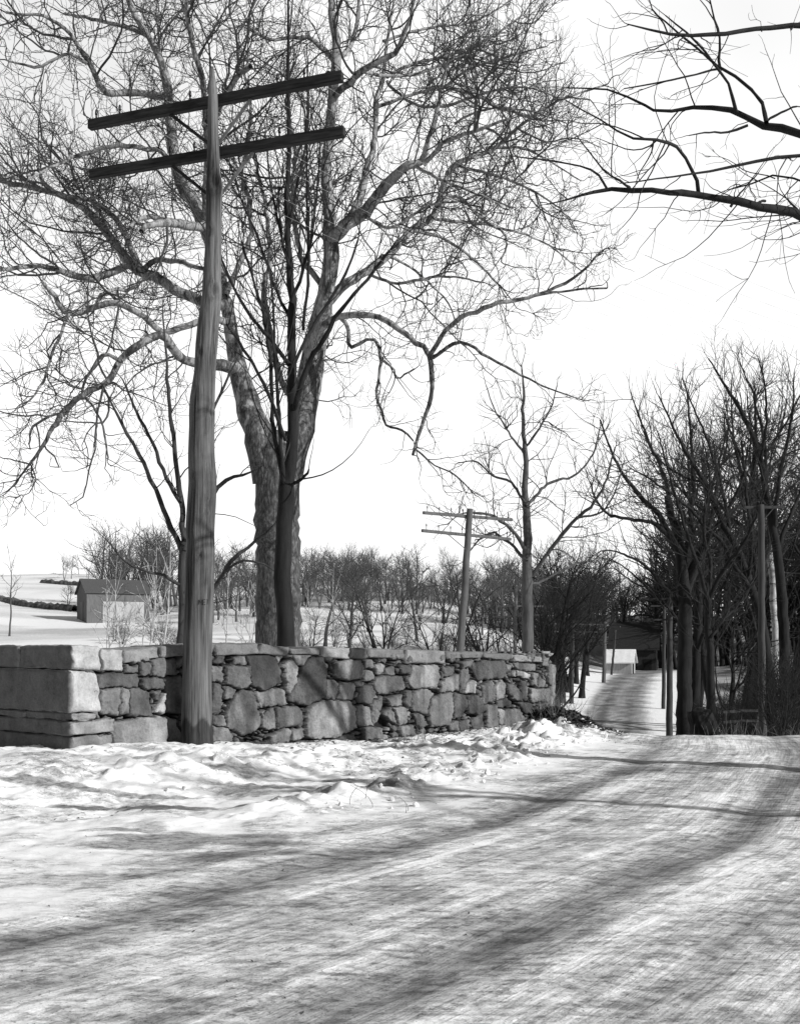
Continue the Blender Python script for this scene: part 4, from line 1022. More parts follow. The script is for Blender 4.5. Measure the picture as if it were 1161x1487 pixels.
def put_tree(key, px, Y, hpx, mt, mc, name, label, group=None, rz=0., sxy=1.0, toppx=None, cat='tree', sink=.15):
    """stand a grown tree at bearing px, distance Y, its top at row hpx"""
    x = (px - CX) / F * Y
    zb = gz(x, Y) - sink
    top = CAMZ + (HZ - hpx) / F * Y
    tme, cme = PROTO[key]
    h = max(v.co.z for v in tme.vertices) if ('h', key) not in PROTO else PROTO[('h', key)]
    if ('h', key) not in PROTO:
        a = np.empty(len(cme.vertices) * 3); cme.vertices.foreach_get('co', a); h = float(np.percentile(a[2::3], 99.5)); PROTO[('h', key)] = h
    s = max(.15, (top - zb) / h)
    root = thing(name, label, cat, (x, Y, zb), rz, group)
    root.scale = (s * sxy, s * sxy, s)
    for pn, me, mt_ in (('trunk', tme, mt), ('crown', cme, mc)):
        k2 = (key, pn, mt_.name)
        if k2 not in PROTO:
            m2 = me.copy(); m2.materials.clear(); m2.materials.append(mt_); PROTO[k2] = m2
        obj(pn, PROTO[k2], None, root)
    return root

# ---- right-hand woods: traced leaders first
def traced_wood(name, label, px0, Y, T, L, seed, mt, mc, d1=3.5, d2=3.3, l1=(1.0, 2.7), l2=(.6, 1.4), r1=(.013, .022), r2=(.0095, .0125), trop=.35, ang=(25, 62)):
    x = (px0 - CX) / F * Y
    b = np.array([x, Y, gz(x, Y) - .2])
    bp = HZ - (b[2] - CAMZ) / Y * F
    T = [([(T[0][0], bp, T[0][2] * 1.25)] + T, 0, 0)]
    rng = np.random.RandomState(seed)
    tr = traced(T, Y, seed, b); lm = [(q, r * .82) for q, r in traced(L, Y, seed + 1, b)]
    P, R = to_levels(lm + [(tr[0][0][len(tr[0][0]) // 2:], tr[0][1][len(tr[0][0]) // 2:])], 16)
    P1, R1 = children(rng, P, R, d1, ang, l1, r1, 8, .14, trop, .1, .4, True, .12, r1[0] * .6)
    P2, R2 = children(rng, P1, R1, d2, ang, l2, r2, 6, .15, trop, .1, .5, True, .12, r2[0] * .6)
    return finish_tree(name, label, b, limb_mesh(tr + lm, 8), merge([tubes(P1, R1, 4), tubes(P2, R2, 3)]), mt, mc)

traced_wood('wood_tree', 'thick black double-stemmed tree beside the road dip, its limbs arching left over the road', 993, 47,
    [(993, 1000, 22), (994, 900, 21), (990, 830, 18), (985, 790, 15), (975, 750, 11), (968, 720, 8)],
    [([(985, 800, 13), (960, 755, 10), (930, 720, 8), (905, 690, 6), (885, 650, 4), (870, 610, 3)], 0, -3),
     ([(990, 830, 12), (1000, 770, 10), (1006, 700, 8), (1002, 630, 5), (998, 570, 3)], 0, 2),
     ([(980, 790, 9), (950, 762, 7), (910, 752, 6), (875, 742, 4), (855, 700, 3)], 0, -4),
     ([(992, 850, 12), (1020, 790, 10), (1050, 750, 7), (1075, 700, 5), (1085, 650, 3)], 0, -1),
     ([(978, 760, 8), (965, 700, 7), (945, 650, 5), (925, 600, 3), (915, 570, 2)], 0, 1),
     ([(985, 880, 8), (955, 840, 6), (925, 815, 5), (890, 800, 3), (870, 800, 2)], 0, -3),
     ([(993, 870, 12), (1010, 830, 11), (1030, 770, 8), (1040, 700, 6), (1035, 640, 3)], 0, 3)], 611, M['black'], M['darktwig'])
traced_wood('wood_tree', 'slim dark tree forking wide above the small post and rail fence', 1032, 44,
    [(1032, 1010, 13), (1030, 950, 12), (1028, 900, 11), (1027, 870, 10)],
    [([(1027, 875, 8), (1045, 835, 7), (1070, 800, 6), (1095, 755, 4), (1110, 710, 3)], 0, -2),
     ([(1028, 880, 8), (1015, 830, 7), (998, 780, 6), (980, 720, 5), (965, 670, 3), (955, 630, 2)], 0, -2),
     ([(1027, 880, 8), (1030, 820, 7), (1022, 760, 5), (1030, 700, 3), (1024, 650, 2)], 0, 2),
     ([(1029, 930, 6), (1050, 900, 5), (1075, 870, 4), (1100, 830, 3)], 0, 1)], 621, M['black'], M['darktwig'])
traced_wood('wood_tree', 'leaning dark tree with long straight limbs slanting left, nearest the right pole', 1118, 46,
    [(1118, 1010, 15), (1112, 950, 14), (1100, 890, 13), (1085, 840, 12), (1068, 800, 10), (1045, 750, 9), (1020, 700, 7), (995, 655, 5), (972, 610, 3), (955, 575, 2)],
    [([(1092, 860, 9), (1070, 830, 8), (1048, 790, 7), (1020, 760, 6), (985, 725, 5), (950, 700, 4), (915, 680, 2)], 0, -2),
     ([(1060, 785, 7), (1050, 720, 6), (1030, 650, 5), (1005, 590, 3), (990, 550, 2)], 0, 2),
     ([(1085, 840, 7), (1090, 780, 6), (1082, 700, 5), (1075, 640, 3)], 0, -2),
     ([(1020, 700, 5), (990, 690, 4), (950, 660, 3), (930, 620, 2)], 0, 2)], 631, M['black'], M['darktwig'])
traced_wood('wood_tree', 'tallest dark tree at the right edge with upswept limbs reaching highest', 1140, 52,
    [(1140, 1010, 17), (1136, 900, 16), (1130, 820, 14), (1120, 760, 12), (1110, 700, 10), (1098, 650, 8), (1080, 605, 6), (1052, 560, 4), (1028, 520, 2)],
    [([(1122, 770, 9), (1128, 710, 8), (1140, 650, 6), (1150, 590, 4), (1152, 540, 2)], 0, -2),
     ([(1112, 710, 7), (1108, 640, 6), (1095, 580, 4), (1075, 530, 2)], 0, 2),
     ([(1105, 670, 6), (1112, 610, 5), (1110, 560, 3), (1100, 520, 2)], 0, -2),
     ([(1128, 800, 8), (1150, 740, 7), (1175, 680, 6), (1190, 600, 3)], 0, 2),
     ([(1115, 740, 6), (1090, 700, 5), (1065, 640, 4), (1050, 600, 2)], 0, -3)], 641, M['black'], M['darktwig'])
traced_wood('pale_tree', 'pale barked tree showing white between the dark trunks by the right pole', 1125, 60,
    [(1126, 1000, 10), (1125, 920, 10), (1122, 850, 10), (1118, 790, 9), (1120, 740, 8), (1133, 690, 7), (1145, 640, 5), (1150, 590, 3)],
    [([(1118, 780, 6), (1100, 740, 5), (1090, 690, 3), (1085, 650, 2)], 0, 1),
     ([(1135, 690, 5), (1155, 660, 4), (1170, 620, 2)], 0, -1)], 651, M['pale'], M['mid'])

r5 = random.Random(3)
# individually placed trees: (kind, px, distance, top row, trunk, crown, label)
dist = ['elm', 'elm_b', 'spread', 'multi']
rows = [
 ('elm', 1080, 62, 610, 'dark tree standing behind the fence between the two right poles'),
 ('tall', 1040, 72, 560, 'tall narrow dark tree deep in the woods above the fence'),
 ('elm_b', 1150, 66, 560, 'dark tree at the right edge behind the tallest one'),
 ('tall', 1010, 74, 620, 'tall dark tree rising behind the thick double-stemmed one'),
 ('elm', 1006, 60, 590, 'dark tree just behind the thick double-stemmed one'),
 ('elm_b', 1105, 57, 545, 'dense twiggy dark tree directly behind the right-hand pole'),
 ('spread', 1062, 52, 830, 'low dark spreading tree just behind the fence rails'),
]
for k, (key, px, Yd, tp, lab) in enumerate(rows):
    put_tree(key, px, Yd, tp, M['black'], M['darktwig'], 'wood_tree', lab, None, k * 1.3 + .4)
rows = [
 ('multi', 786, 64, 800, 'dark many-stemmed tree right behind the last capstones of the wall'),
 ('elm', 836, 104, 800, 'dark tree farthest up the left bank of the road'),
 ('multi', 806, 82, 815, 'thicket-like dark tree on the left bank between the pole and the wall end'),
 ('elm', 803, 70, 775, 'first dark tree past the far end of the wall, left of the road'),
 ('multi', 824, 96, 800, 'many-stemmed dark tree on the left bank of the road dip'),
 ('elm_b', 815, 88, 770, 'taller dark tree on the left bank behind the many-stemmed one'),
 ('elm', 844, 92, 785, 'dark tree nearest the left verge where the road climbs'),
 ('spread', 853, 113, 850, 'low dark tree on the bank left of the snow-roofed shed'),
 ('spread', 797, 58, 850, 'bushy dark tree behind the upright end stone of the wall'),
 ('elm', 900, 158, 830, 'dark tree behind the big barn at the road end, left of its ridge'),
 ('elm_b', 948, 160, 810, 'dark tree behind the big barn at the road end, right of its ridge'),
]
for k, (key, px, Yd, tp, lab) in enumerate(rows):
    put_tree(key, px, Yd, tp, M['black'], M['darktwig'], 'roadside_tree', lab, None, k * 2.1)
rows = [
 ('elm', 505, 82, 800, M['mid'], 'bare grey tree with a high crown behind the wall, right of the sycamore trunk'),
 ('multi', 556, 76, 812, M['dark'], 'many-stemmed dark tree on the snow slope behind the middle of the wall'),
 ('elm_b', 472, 95, 800, M['mid'], 'grey tree close to the right of the great sycamore trunk'),
 ('multi', 640, 70, 830, M['dark'], 'dark many-stemmed tree just left of the second pole'),
 ('spread', 700, 66, 850, M['dark'], 'dark low tree just right of the second pole'),
 ('multi', 722, 74, 820, M['dark'], 'dark tree between the second pole and the slender sycamore'),
 ('elm', 605, 105, 805, M['mid'], 'grey tree on the slope between the two dark many-stemmed trees'),
 ('elm_b', 535, 112, 795, M['mid'], 'grey tree on the slope behind the many-stemmed dark tree'),
 ('spread', 450, 62, 870, M['mid'], 'low grey tree leaning against the sycamore trunk from behind'),
]
for k, (key, px, Yd, tp, mt, lab) in enumerate(rows):
    put_tree(key, px, Yd, tp, mt, M['mid'] if mt is M['mid'] else M['dark'], 'slope_tree', lab, None, k * 1.7)
rows = [
 ('birch', 178, 62, 800, 'pale thin birch in front of the old barn, leftmost of the birches'),
 ('birch_b', 203, 66, 770, 'pale twin-stemmed birch just right of the old barn door'),
 ('birch_b', 160, 70, 820, 'short pale birch clump at the near corner of the old barn'),
 ('birch', 217, 78, 800, 'pale slim birch at the far end of the old barn roof'),
 ('birch', 236, 60, 760, 'pale birch between the old barn and the leaning pole'),
 ('birch', 330, 72, 790, 'pale birch right of the leaning pole'),
 ('birch_b', 352, 64, 810, 'pale twin-stemmed birch close left of the sycamore trunk'),
 ('birch', 492, 66, 815, 'pale leaning birch behind the wall right of the sycamore'),
 ('birch', 452, 74, 840, 'short pale birch beside the sycamore trunk'),
 ('birch_b', 748, 60, 880, 'short pale birch left of the slender sycamore'),
]
for k, (key, px, Yd, tp, lab) in enumerate(rows):
    put_tree(key, px, Yd, tp, M['pale'], M['mid'], 'birch_tree', lab, None, k * .9, .8)
# the hillside: trees no one could tell apart
r6 = random.Random(8)
n = 0
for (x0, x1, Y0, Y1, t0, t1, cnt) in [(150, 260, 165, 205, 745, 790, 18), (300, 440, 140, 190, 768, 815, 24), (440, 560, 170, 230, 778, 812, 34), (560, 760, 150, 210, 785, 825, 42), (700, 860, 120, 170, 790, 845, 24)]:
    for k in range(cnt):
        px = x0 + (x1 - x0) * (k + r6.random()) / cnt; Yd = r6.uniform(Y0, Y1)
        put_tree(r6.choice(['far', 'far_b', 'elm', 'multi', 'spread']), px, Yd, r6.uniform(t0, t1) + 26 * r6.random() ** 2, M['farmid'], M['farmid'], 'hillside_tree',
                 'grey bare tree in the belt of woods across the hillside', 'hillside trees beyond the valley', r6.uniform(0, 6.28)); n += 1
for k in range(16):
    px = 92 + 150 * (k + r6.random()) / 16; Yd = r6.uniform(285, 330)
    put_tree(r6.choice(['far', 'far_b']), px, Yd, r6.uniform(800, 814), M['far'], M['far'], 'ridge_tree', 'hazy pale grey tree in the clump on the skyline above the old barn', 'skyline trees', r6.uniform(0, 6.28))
put_tree('far_b', 100, 190, 842, M['farmid'], M['farmid'], 'orchard_tree', 'small round-headed tree on the snow field left of the old barn', None, 1.0)
put_tree('birch', 14, 120, 790, M['mid'], M['farmid'], 'thin_tree', 'thin lone tree at the left edge of the snow field', None, 2.0)

# woods behind on the right and at the road's end: one mass
def woods(name, spots, keys, mat, label):
    parts = []
    for (px, Yd, tp, rz, key) in spots:
        x = (px - CX) / F * Yd; zb = gz(x, Yd) - .3
        c, s_ = math.cos(rz), math.sin(rz)
        if ('h', key) not in PROTO:
            cme = PROTO[key][1]; a = np.empty(len(cme.vertices) * 3); cme.vertices.foreach_get('co', a); PROTO[('h', key)] = float(np.percentile(a[2::3], 99.5))
        k = max(.2, (CAMZ + (HZ - tp) / F * Yd - zb) / PROTO[('h', key)])
        for me in PROTO[key]:
            a = np.empty(len(me.vertices) * 3, np.float32); me.vertices.foreach_get('co', a); a = a.reshape(-1, 3)
            q = np.empty(len(me.polygons) * 4, np.int32); me.polygons.foreach_get('vertices', q)
            v = np.stack([a[:, 0] * c - a[:, 1] * s_, a[:, 0] * s_ + a[:, 1] * c, a[:, 2]], -1) * k + np.array([x, Yd, zb])
            parts.append((v, q.reshape(-1, 4)))
    o = obj(name, np_mesh(name, *merge(parts)), mat)
    tag(o, label, 'woods', None, 'stuff')
r7 = random.Random(12)
sp = [(r7.uniform(1090, 1230), r7.uniform(118, 150), r7.uniform(650, 760), r7.uniform(0, 6.28), r7.choice(['elm', 'tall', 'elm_b'])) for _ in range(9)]
sp += [(r7.uniform(960, 1220), r7.uniform(128, 170), r7.uniform(730, 800), r7.uniform(0, 6.28), r7.choice(['far', 'far_b', 'far'])) for _ in range(34)]
woods('woods', sp, None, M['black'], 'dense dark bare woods filling the right side behind the nearest trees')
sp = [(r7.uniform(770, 990), r7.uniform(160, 240), r7.uniform(800, 870), r7.uniform(0, 6.28), r7.choice(['far', 'far_b'])) for _ in range(54)]
woods('woods', sp, None, M['dark'], 'dark wooded hillside closing the view behind the road end')
sp = [(r7.uniform(955, 1180), r7.uniform(42, 75), 0, r7.uniform(0, 6.28), 'brush') for _ in range(44)]
sp = [(p, y_, HZ - (gz((p - CX) / F * y_, y_) + r7.uniform(1.5, 3.2) - CAMZ) / y_ * F, r, k) for p, y_, _, r, k in sp if abs(float(road_coords(np.array([(p - CX) / F * y_]), np.array([y_]))[0][0])) > (6.5 if y_ > 60 else 3.3)]
sp += [(p, y_, HZ - (gz((p - CX) / F * y_, y_) + h_ - CAMZ) / y_ * F, r7.uniform(0, 6), 'brush') for p, y_, h_ in [(1125, 36, 3.2), (1140, 37, 3.4), (1150, 39, 3.0), (1135, 42, 3.5), (1118, 44, 3.2), (1085, 46, 2.5)]]
woods('undergrowth', sp, None, M['black'], 'tangled dark brush under the trees on the right of the road')
sp = [(r7.uniform(790, 880), r7.uniform(48, 110), 0, r7.uniform(0, 6.28), 'brush') for _ in range(75)]
sp = [(p, y_, HZ - (gz((p - CX) / F * y_, y_) + r7.uniform(1.2, 2.6) - CAMZ) / y_ * F, r, k) for p, y_, _, r, k in sp if float(road_coords(np.array([(p - CX) / F * y_]), np.array([y_]))[0][0]) < -5.8]
woods('undergrowth', sp, None, M['black'], 'tangled dark brush on the left bank past the end of the wall')
sp = [(r7.uniform(160, 760), r7.uniform(48, 100), 0, r7.uniform(0, 6.28), 'brush') for _ in range(70)]
sp = [(p, y_, HZ - (gz((p - CX) / F * y_, y_) + r7.uniform(1.6, 3.0) - CAMZ) / y_ * F, r, k) for p, y_, _, r, k in sp]
woods('undergrowth', sp, None, M['mid'], 'grey brush and saplings on the snowy ground behind the wall')

# ------------------------------------------------------------------ utility poles
def insulators(mb, A, B, k, r, h, skip=()):
    for i in range(k):
        if i in skip: continue
        f = (i + .5) / k
        p = np.array(A) * (1 - f) + np.array(B) * f
        mb.tube([p, p + np.array([0, 0, h * .5])], [r * .35, r * .35], 6)
        mb.tube([p + np.array([0, 0, h * .42]), p + np.array([0, 0, h * .6]), p + np.array([0, 0, h * .9]), p + np.array([0, 0, h])], [r * .9, r, r * .8, r * .3], 8)

def near_pole():
    Y0 = 14.05
    prof = [(1100, 262, 312), (1085, 263, 310), (1060, 263.5, 308), (1040, 264, 307.5), (990, 265, 307), (950, 266, 307), (900, 267.5, 308.5), (850, 269, 310), (815, 270, 311.5), (790, 271.5, 311), (770, 270, 311), (735, 272, 313), (705, 274, 314), (690, 274, 314), (660, 273.5, 311.5), (620, 275, 311), (600, 275, 311), (580, 276, 311.5), (560, 279, 312), (540, 282, 313), (520, 283, 314), (500, 284, 316), (470, 287, 318), (440, 292, 321), (420, 294, 322), (400, 295, 320.5), (350, 298, 321.5), (300, 299, 322), (275, 299, 324), (262, 300, 322), (250, 300, 320), (200, 301.5, 317.5), (150, 302, 316.5), (125, 303, 315), (108, 304.5, 312), (97, 306.5, 310)]
    zb = gz((285 - CX) / F * Y0, Y0)
    pts, rad = [], []
    for py, a, b in prof:
        p = at((a + b) / 2, py, Y0); pts.append(p); rad.append((b - a) / 2 / F * Y0)
    pts = np.array(pts); rad = np.array(rad)
    root = thing('utility_pole', 'tall weathered leaning pole with two black crossarms in front of the stone wall', 'utility pole', (pts[0][0], Y0, zb), 0, None)
    b = np.array([pts[0][0], Y0, zb])
    pts[0][2] = zb - .4
    C = catmull(pts, 8); rr = np.interp(np.linspace(0, len(rad) - 1, len(C)), np.arange(len(rad)), rad)
    n = 48
    th = np.arange(n) * 2 * np.pi / n
    TH, ZZ = np.meshgrid(th, C[:, 2])
    ux, uy = np.cos(TH), np.sin(TH)
    grain = fbm((ux + 2) * 7 + ZZ * .05, (uy + 2) * 7 + ZZ * .33, 500, 4) - .5
    lump = fbm((ux + 2) * 1.6, (uy + 2) * 1.6 + ZZ * 1.4, 510, 3) - .5
    rr2 = rr[:, None] * (1 + grain * .10 + lump * .05)
    ton = np.ones_like(rr2)
    def knot(z, ang, w, dep, dark):
        d2 = ((ZZ - z) / (w * 1.6)) ** 2 + (np.angle(np.exp(1j * (TH - ang))) * rr[:, None] / w) ** 2
        g = np.exp(-d2); ring = np.exp(-(np.sqrt(d2) - 1.3) ** 2 * 4)
        return -g * dep + ring * dep * .5, 1 - dark * np.exp(-d2 * 1.6)
    for (py, ang, w, dep, dk) in [(808, -1.42, .035, .02, .85), (425, -1.2, .05, .03, .5), (600, -.5, .05, .015, .4), (515, -2.0, .04, .012, .4), (690, -2.2, .04, .012, .3), (268, -1.25, .06, .035, .6), (735, -.9, .05, .014, .35), (340, -1.7, .04, .014, .4)]:
        z = CAMZ + (HZ - py) / F * Y0
        a_, b_ = knot(z, ang, w, dep, dk); rr2 = rr2 + a_; ton = ton * b_
    wetz = CAMZ + (HZ - 1047) / F * Y0 + .05 * np.sin(TH * 5) + .05 * (fbm(ux * 4 + 9, uy * 4 + 9, 520, 3) - .5)
    ton = ton * (.34 + .66 * sstep(-.02, .025, ZZ - wetz))
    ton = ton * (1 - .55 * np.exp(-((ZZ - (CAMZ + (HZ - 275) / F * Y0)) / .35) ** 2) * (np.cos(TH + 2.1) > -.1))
    ton = ton * (.42 + .52 * fbm(ux * 1.5 + 5, ZZ * .8, 530, 4)) * (.72 + .55 * fbm((TH + 7) * 4, ZZ * 1.1, 535, 4))
    # long dark drying checks
    for a0, z0, z1 in [(-1.3, 0, 3.4), (-1.9, 2, 6), (-.9, 1, 3), (-1.05, 4, 7.6), (-2.2, 0, 4), (-.5, .5, 6)]:
        wob = a0 + .1 * np.sin(ZZ * 1.7 + a0) + .12 * (vnoise(ZZ * 2, ZZ * 0 + a0 * 7, 540) - .5)
        m = np.exp(-(np.angle(np.exp(1j * (TH - wob))) / .05) ** 2) * sstep(z0, z0 + .5, ZZ) * (1 - sstep(z1 - .5, z1, ZZ))
        ton *= 1 - .6 * m; rr2 = rr2 - m * .012
    V = np.stack([C[:, 0:1] + ux * rr2 - b[0], C[:, 1:2] + uy * rr2 - b[1], ZZ - b[2]], -1).reshape(-1, 3)
    m = len(C); i = np.arange(m - 1)[:, None] * n; j = np.arange(n)[None]; k = (j + 1) % n
    q = np.stack([i + j, i + k, i + n + k, i + n + j], -1).reshape(-1, 4)
    me = np_mesh('shaft', V, q); attr(me, 'tone', ton.ravel())
    sh = obj('shaft', me, M['pole'], root)
    # arms
    def arm(l, r, dep):
        H = None
        py = (l[1] + r[1]) / 2
        Hm = (HZ - (l[1] + (r[1] - l[1]) * (308 - l[0]) / (r[0] - l[0]))) / F * (Y0 + dep)
        yl = Hm * F / (HZ - l[1]); yr = Hm * F / (HZ - r[1])
        A = at(l[0], l[1], yl) - b; B = at(r[0], r[1], yr) - b
        mb = MB(); mb.bar(A, B, .095, .125)
        o_ = mb.build('crossarm', M['arm'], root, False, .008)
        up = np.array([0, 0, .06])
        return A, B, o_
    A1, B1, a1 = arm((130, 182), (497, 111), .17)
    A2, B2, a2 = arm((132, 254), (500, 191), .17)
    pins = []
    for (A, B, o_, frs) in ((A1, B1, a1, (.03, .13, .32, .42, .55, .65, .76, .86, .97)), (A2, B2, a2, (.33, .43, .76))):
        for f in frs:
            p = A * (1 - f) + B * f + np.array([0, 0, .06]); mb = MB()
            mb.tube([p, p + np.array([0, 0, .09])], [.013, .011], 6)
            mb.tube([p + np.array([0, 0, .06]), p + np.array([0, 0, .08]), p + np.array([0, 0, .12]), p + np.array([0, 0, .135])], [.018, .02, .016, .009], 8)
            mb.build('insulator', M['glass'], o_, True)
            if o_ is a1: pins.append(p + b + np.array([0, 0, .08]))
        c = A * .525 + B * .475
        for s_ in (-1, 1):
            m_ = (A + B) / 2 + (B - A) * .16 * s_; m_[2] -= .06
            m0 = np.array([C[np.argmin(abs(C[:, 2] - b[2] - c[2] + .55)), 0] - b[0], .02, c[2] - .62]); m0[1] = .13
            mb = MB(); mb.bar(m_, m0, .014, .042); mb.build('brace', M['arm'] if s_ < 0 else M['steel'], root)
    # stencilled letters round the shaft
    zc = CAMZ + (HZ - 875) / F * Y0; row = int(np.argmin(abs(C[:, 2] - zc)))
    glyph = {'N': [[(0, 0), (0, 1)], [(0, 1), (1, 0)], [(1, 0), (1, 1)]], 'E': [[(0, 0), (0, 1)], [(0, 1), (1, 1)], [(0, .5), (.8, .5)], [(0, 0), (1, 0)]], 'T': [[(.5, 0), (.5, 1)], [(0, 1), (1, 1)]]}
    mb = MB(); cw, chh = .030, .062
    for gi, ch in enumerate('NET'):
        for seg in glyph[ch]:
            ptsg = []
            for t in np.linspace(0, 1, 5):
                gx_ = seg[0][0] * (1 - t) + seg[1][0] * t; gy_ = seg[0][1] * (1 - t) + seg[1][1] * t
                ang = -1.36 + (gi * 1.55 + gx_) * cw / rr[row]; zz = zc + (gy_ - .5) * chh
                rloc = rr[row] * 1.03
                ri = int(np.argmin(abs(C[:, 2] - zz))); ti = int(round(ang % (2 * math.pi) / (2 * math.pi) * n)) % n
                rloc = rr2[ri, ti] + .003
                ptsg.append(np.array([C[ri, 0] + math.cos(ang) * rloc - b[0], C[ri, 1] + math.sin(ang) * rloc - b[1], zz - b[2]]))
            mb.tube(ptsg, [.0042] * 5, 5)
    mb.build('lettering', M['ink'], sh)
    return pins, root
PINS, NEARPOLE = near_pole()

def far_pole(px_b, py_b, px_t, py_t, Y, wb, wt, arms, label, mat, npins=8, pins=True, brace=None, armr=.05):
    """arms: list of (lx, ly, rx, ry) bearings of the arm ends"""
    p0 = at(px_b, py_b, Y); p1 = at(px_t, py_t, Y)
    zg = gz(p0[0], Y)
    d = (p1 - p0) / (p1[2] - p0[2]); p0 = p0 + d * (zg - .25 - p0[2])
    root = thing('utility_pole', label, 'utility pole', (p0[0], p0[1], zg))
    b = np.array([p0[0], p0[1], zg])
    rng = np.random.RandomState(int(px_b))
    pts = np.linspace(p0, p1, 14) - b; pts[1:-1, :2] += rng.normal(size=(12, 2)) * .012
    mb = MB(); mb.tube(pts, np.linspace(wb, wt, 14) / F * Y / 2, 10); mb.build('shaft', mat, root, True)
    for (lx, ly, rx, ry) in arms:
        xp = np.interp((ly + ry) / 2, [py_t, py_b], [px_t, px_b]); f = (xp - lx) / (rx - lx)
        Hm = (HZ - (ly + (ry - ly) * f)) / F * (Y + .12)
        yl = Hm * F / (HZ - ly); yr = Hm * F / (HZ - ry)
        A = at(lx, ly, yl) - b; B = at(rx, ry, yr) - b
        mb = MB(); mb.bar(A, B, .09, armr * 2); a = mb.build('crossarm', mat, root, False, .006)
        if pins:
            for i in range(npins):
                f2 = (i + .35) / (npins - .3); p = A * (1 - f2) + B * f2 + np.array([0, 0, armr]); mb = MB()
                mb.tube([p, p + np.array([0, 0, .1]), p + np.array([0, 0, .13]), p + np.array([0, 0, .2])], [.012, .012, .026, .014], 6); mb.build('insulator', M['glass'], a, True)
        m = (A + B) / 2
        for s_ in (-1, 1):
            mb = MB(); mb.bar(m + (B - A) * .22 * s_ + np.array([0, -.02, -armr]), np.array([pts[-1][0] if brace else m[0] * .0 + np.interp(m[2] - .55, pts[:, 2], pts[:, 0]), -.06 + np.interp(m[2] - .55, pts[:, 2], pts[:, 1]), m[2] - .55]), .035, .012)
            mb.build('brace', brace or mat, root)
    return root
far_pole(668, 945, 682, 739, 38, 13.5, 9.5, [(614, 744.5, 743, 755), (612.5, 770.5, 741, 783)], 'dark pole with two pinned crossarms rising behind the wall against the sky', M['greypole'])
far_pole(1106, 1068, 1104, 733, 39, 11, 9, [(1080, 737, 1138, 736.5)], 'right-hand pole with a single braced crossarm among dark trunks', M['darkpole'], 4, True, M['greypole'])
far_pole(971, 1060, 972, 868, 66, 10, 7, [(931, 869.5, 974, 869.5), (930, 900, 974, 900)], 'dark pole beside the road dip with two arms pointing left', M['darkpole'], 5, False)
far_pole(962.5, 1030, 964, 878, 84, 6, 4.5, [(944, 880, 972, 880)], 'thinner dark pole close behind the road dip pole', M['darkpole'], 4, False)
far_pole(747, 950, 748.5, 855, 62, 6.5, 5, [(722, 880, 788, 880.5), (720, 896, 786, 893)], 'pale thin pole with two arms just left of the slender sycamore', M['steel'], 6, False)
far_pole(829, 1018, 831, 903, 88, 7, 5, [(797, 906, 875, 907), (800, 917, 866, 918)], 'dark pole with two wide arms on the left bank of the road', M['darkpole'], 6, False)
far_pole(876, 990, 878, 903, 106, 6, 4.5, [(856, 911, 900, 910)], 'bare pole at the foot of the rise left of the road', M['greypole'], 5, False)
far_pole(887, 985, 893, 915, 116, 3.5, 3, [], 'thin leaning pole in front of the snow-roofed shed', M['darkpole'], 4, False)

# wires leaving the near pole's upper arm across the road
END = np.array([15.5, 17.5, 5.6])
for k, p in enumerate(PINS):
    e = END + np.array([.35 * k, -.25 * k, 0]) * .8
    t = np.linspace(0, 1, 40)[:, None]
    P = p * (1 - t) + e * t; P[:, 2] -= (t * (1 - t) * 4)[:, 0] * 1.9
    v, q = tubes(P[None] - p, np.full((1, 40), .0013), 4)
    o = obj('telephone_wire', np_mesh('telephone_wire', v, q), M['wire']); o.location = p
    tag(o, 'thin pale telephone wire slanting down from a pin of the upper crossarm', 'wire', 'wires on the tall pole')

# ------------------------------------------------------------------ buildings
def gable(name, label, px, py, Y, rz, W, Dp, He, Hr, wallmat, roofmat, over=.3, extra=None, cat='barn', sink=.5):
    """W across the gable front, Dp deep, ridge along local y"""
    p = at(px, py, Y)
    root = thing(name, label, cat, (p[0], p[1], p[2]), rz)
    w = W / 2
    mb = MB()
    prof = [(-w, -sink), (w, -sink), (w, He), (0, Hr), (-w, He)]
    vs = [(x, y, z) for y in (0, Dp) for x, z in prof]
    mb.add(vs, [(0, 1, 2, 3, 4), (9, 8, 7, 6, 5), (1, 6, 7, 2), (5, 0, 4, 9)])
    mb.build('wall', wallmat, root)
    sl = (Hr - He) / w; mb = MB()
    for s_ in (-1, 1):
        xo = w + over; zo = Hr - sl * xo + .06; t = .12
        vs = [(0, -over, Hr + .06), (s_ * xo, -over, zo), (s_ * xo, Dp + over, zo), (0, Dp + over, Hr + .06)]
        vs += [(x, y, z + t) for x, y, z in vs]
        mb.add(vs, [(0, 1, 2, 3), (4, 7, 6, 5), (0, 4, 5, 1), (1, 5, 6, 2), (2, 6, 7, 3), (3, 7, 4, 0)])
    mb.build('roof', roofmat, root)
    return root
bn = gable('old_barn', 'weathered grey gabled barn on the snowy hillside at the left', 119, 906, 150, math.radians(-62), 6.2, 8.5, 4.2, 6.0, M['planks'], M['roof'])
mb = MB(); mb.box((-0.02, -.05, 1.5), (1.9, .06, 3.0)); mb.build('door', M['planks_y'], bn)
mb = MB(); mb.box((3.14, 4.9, 1.55), (.08, 5.6, 2.9)); mb.build('lean_panel', M['lightplanks'], bn)
sh = gable('shed', 'small shed with snow-covered roof and pale board front at the road end', 919, 980.5, 120, math.radians(70), 2.7, 2.75, 1.45, 2.65, M['lightplanks'], M['snowroof'], .25, cat='shed')
mb = MB(); mb.box((-.4, -.04, .75), (.8, .05, 1.5)); mb.build('door', M['darkboards'], sh)
bb = gable('big_barn', 'big dark barn with a sagging dark roof behind the small snowy shed', 953, 979, 134, math.radians(75), 5.0, 5.3, 3.3, 6.2, M['darkboards'], M['darkroof'], .4)
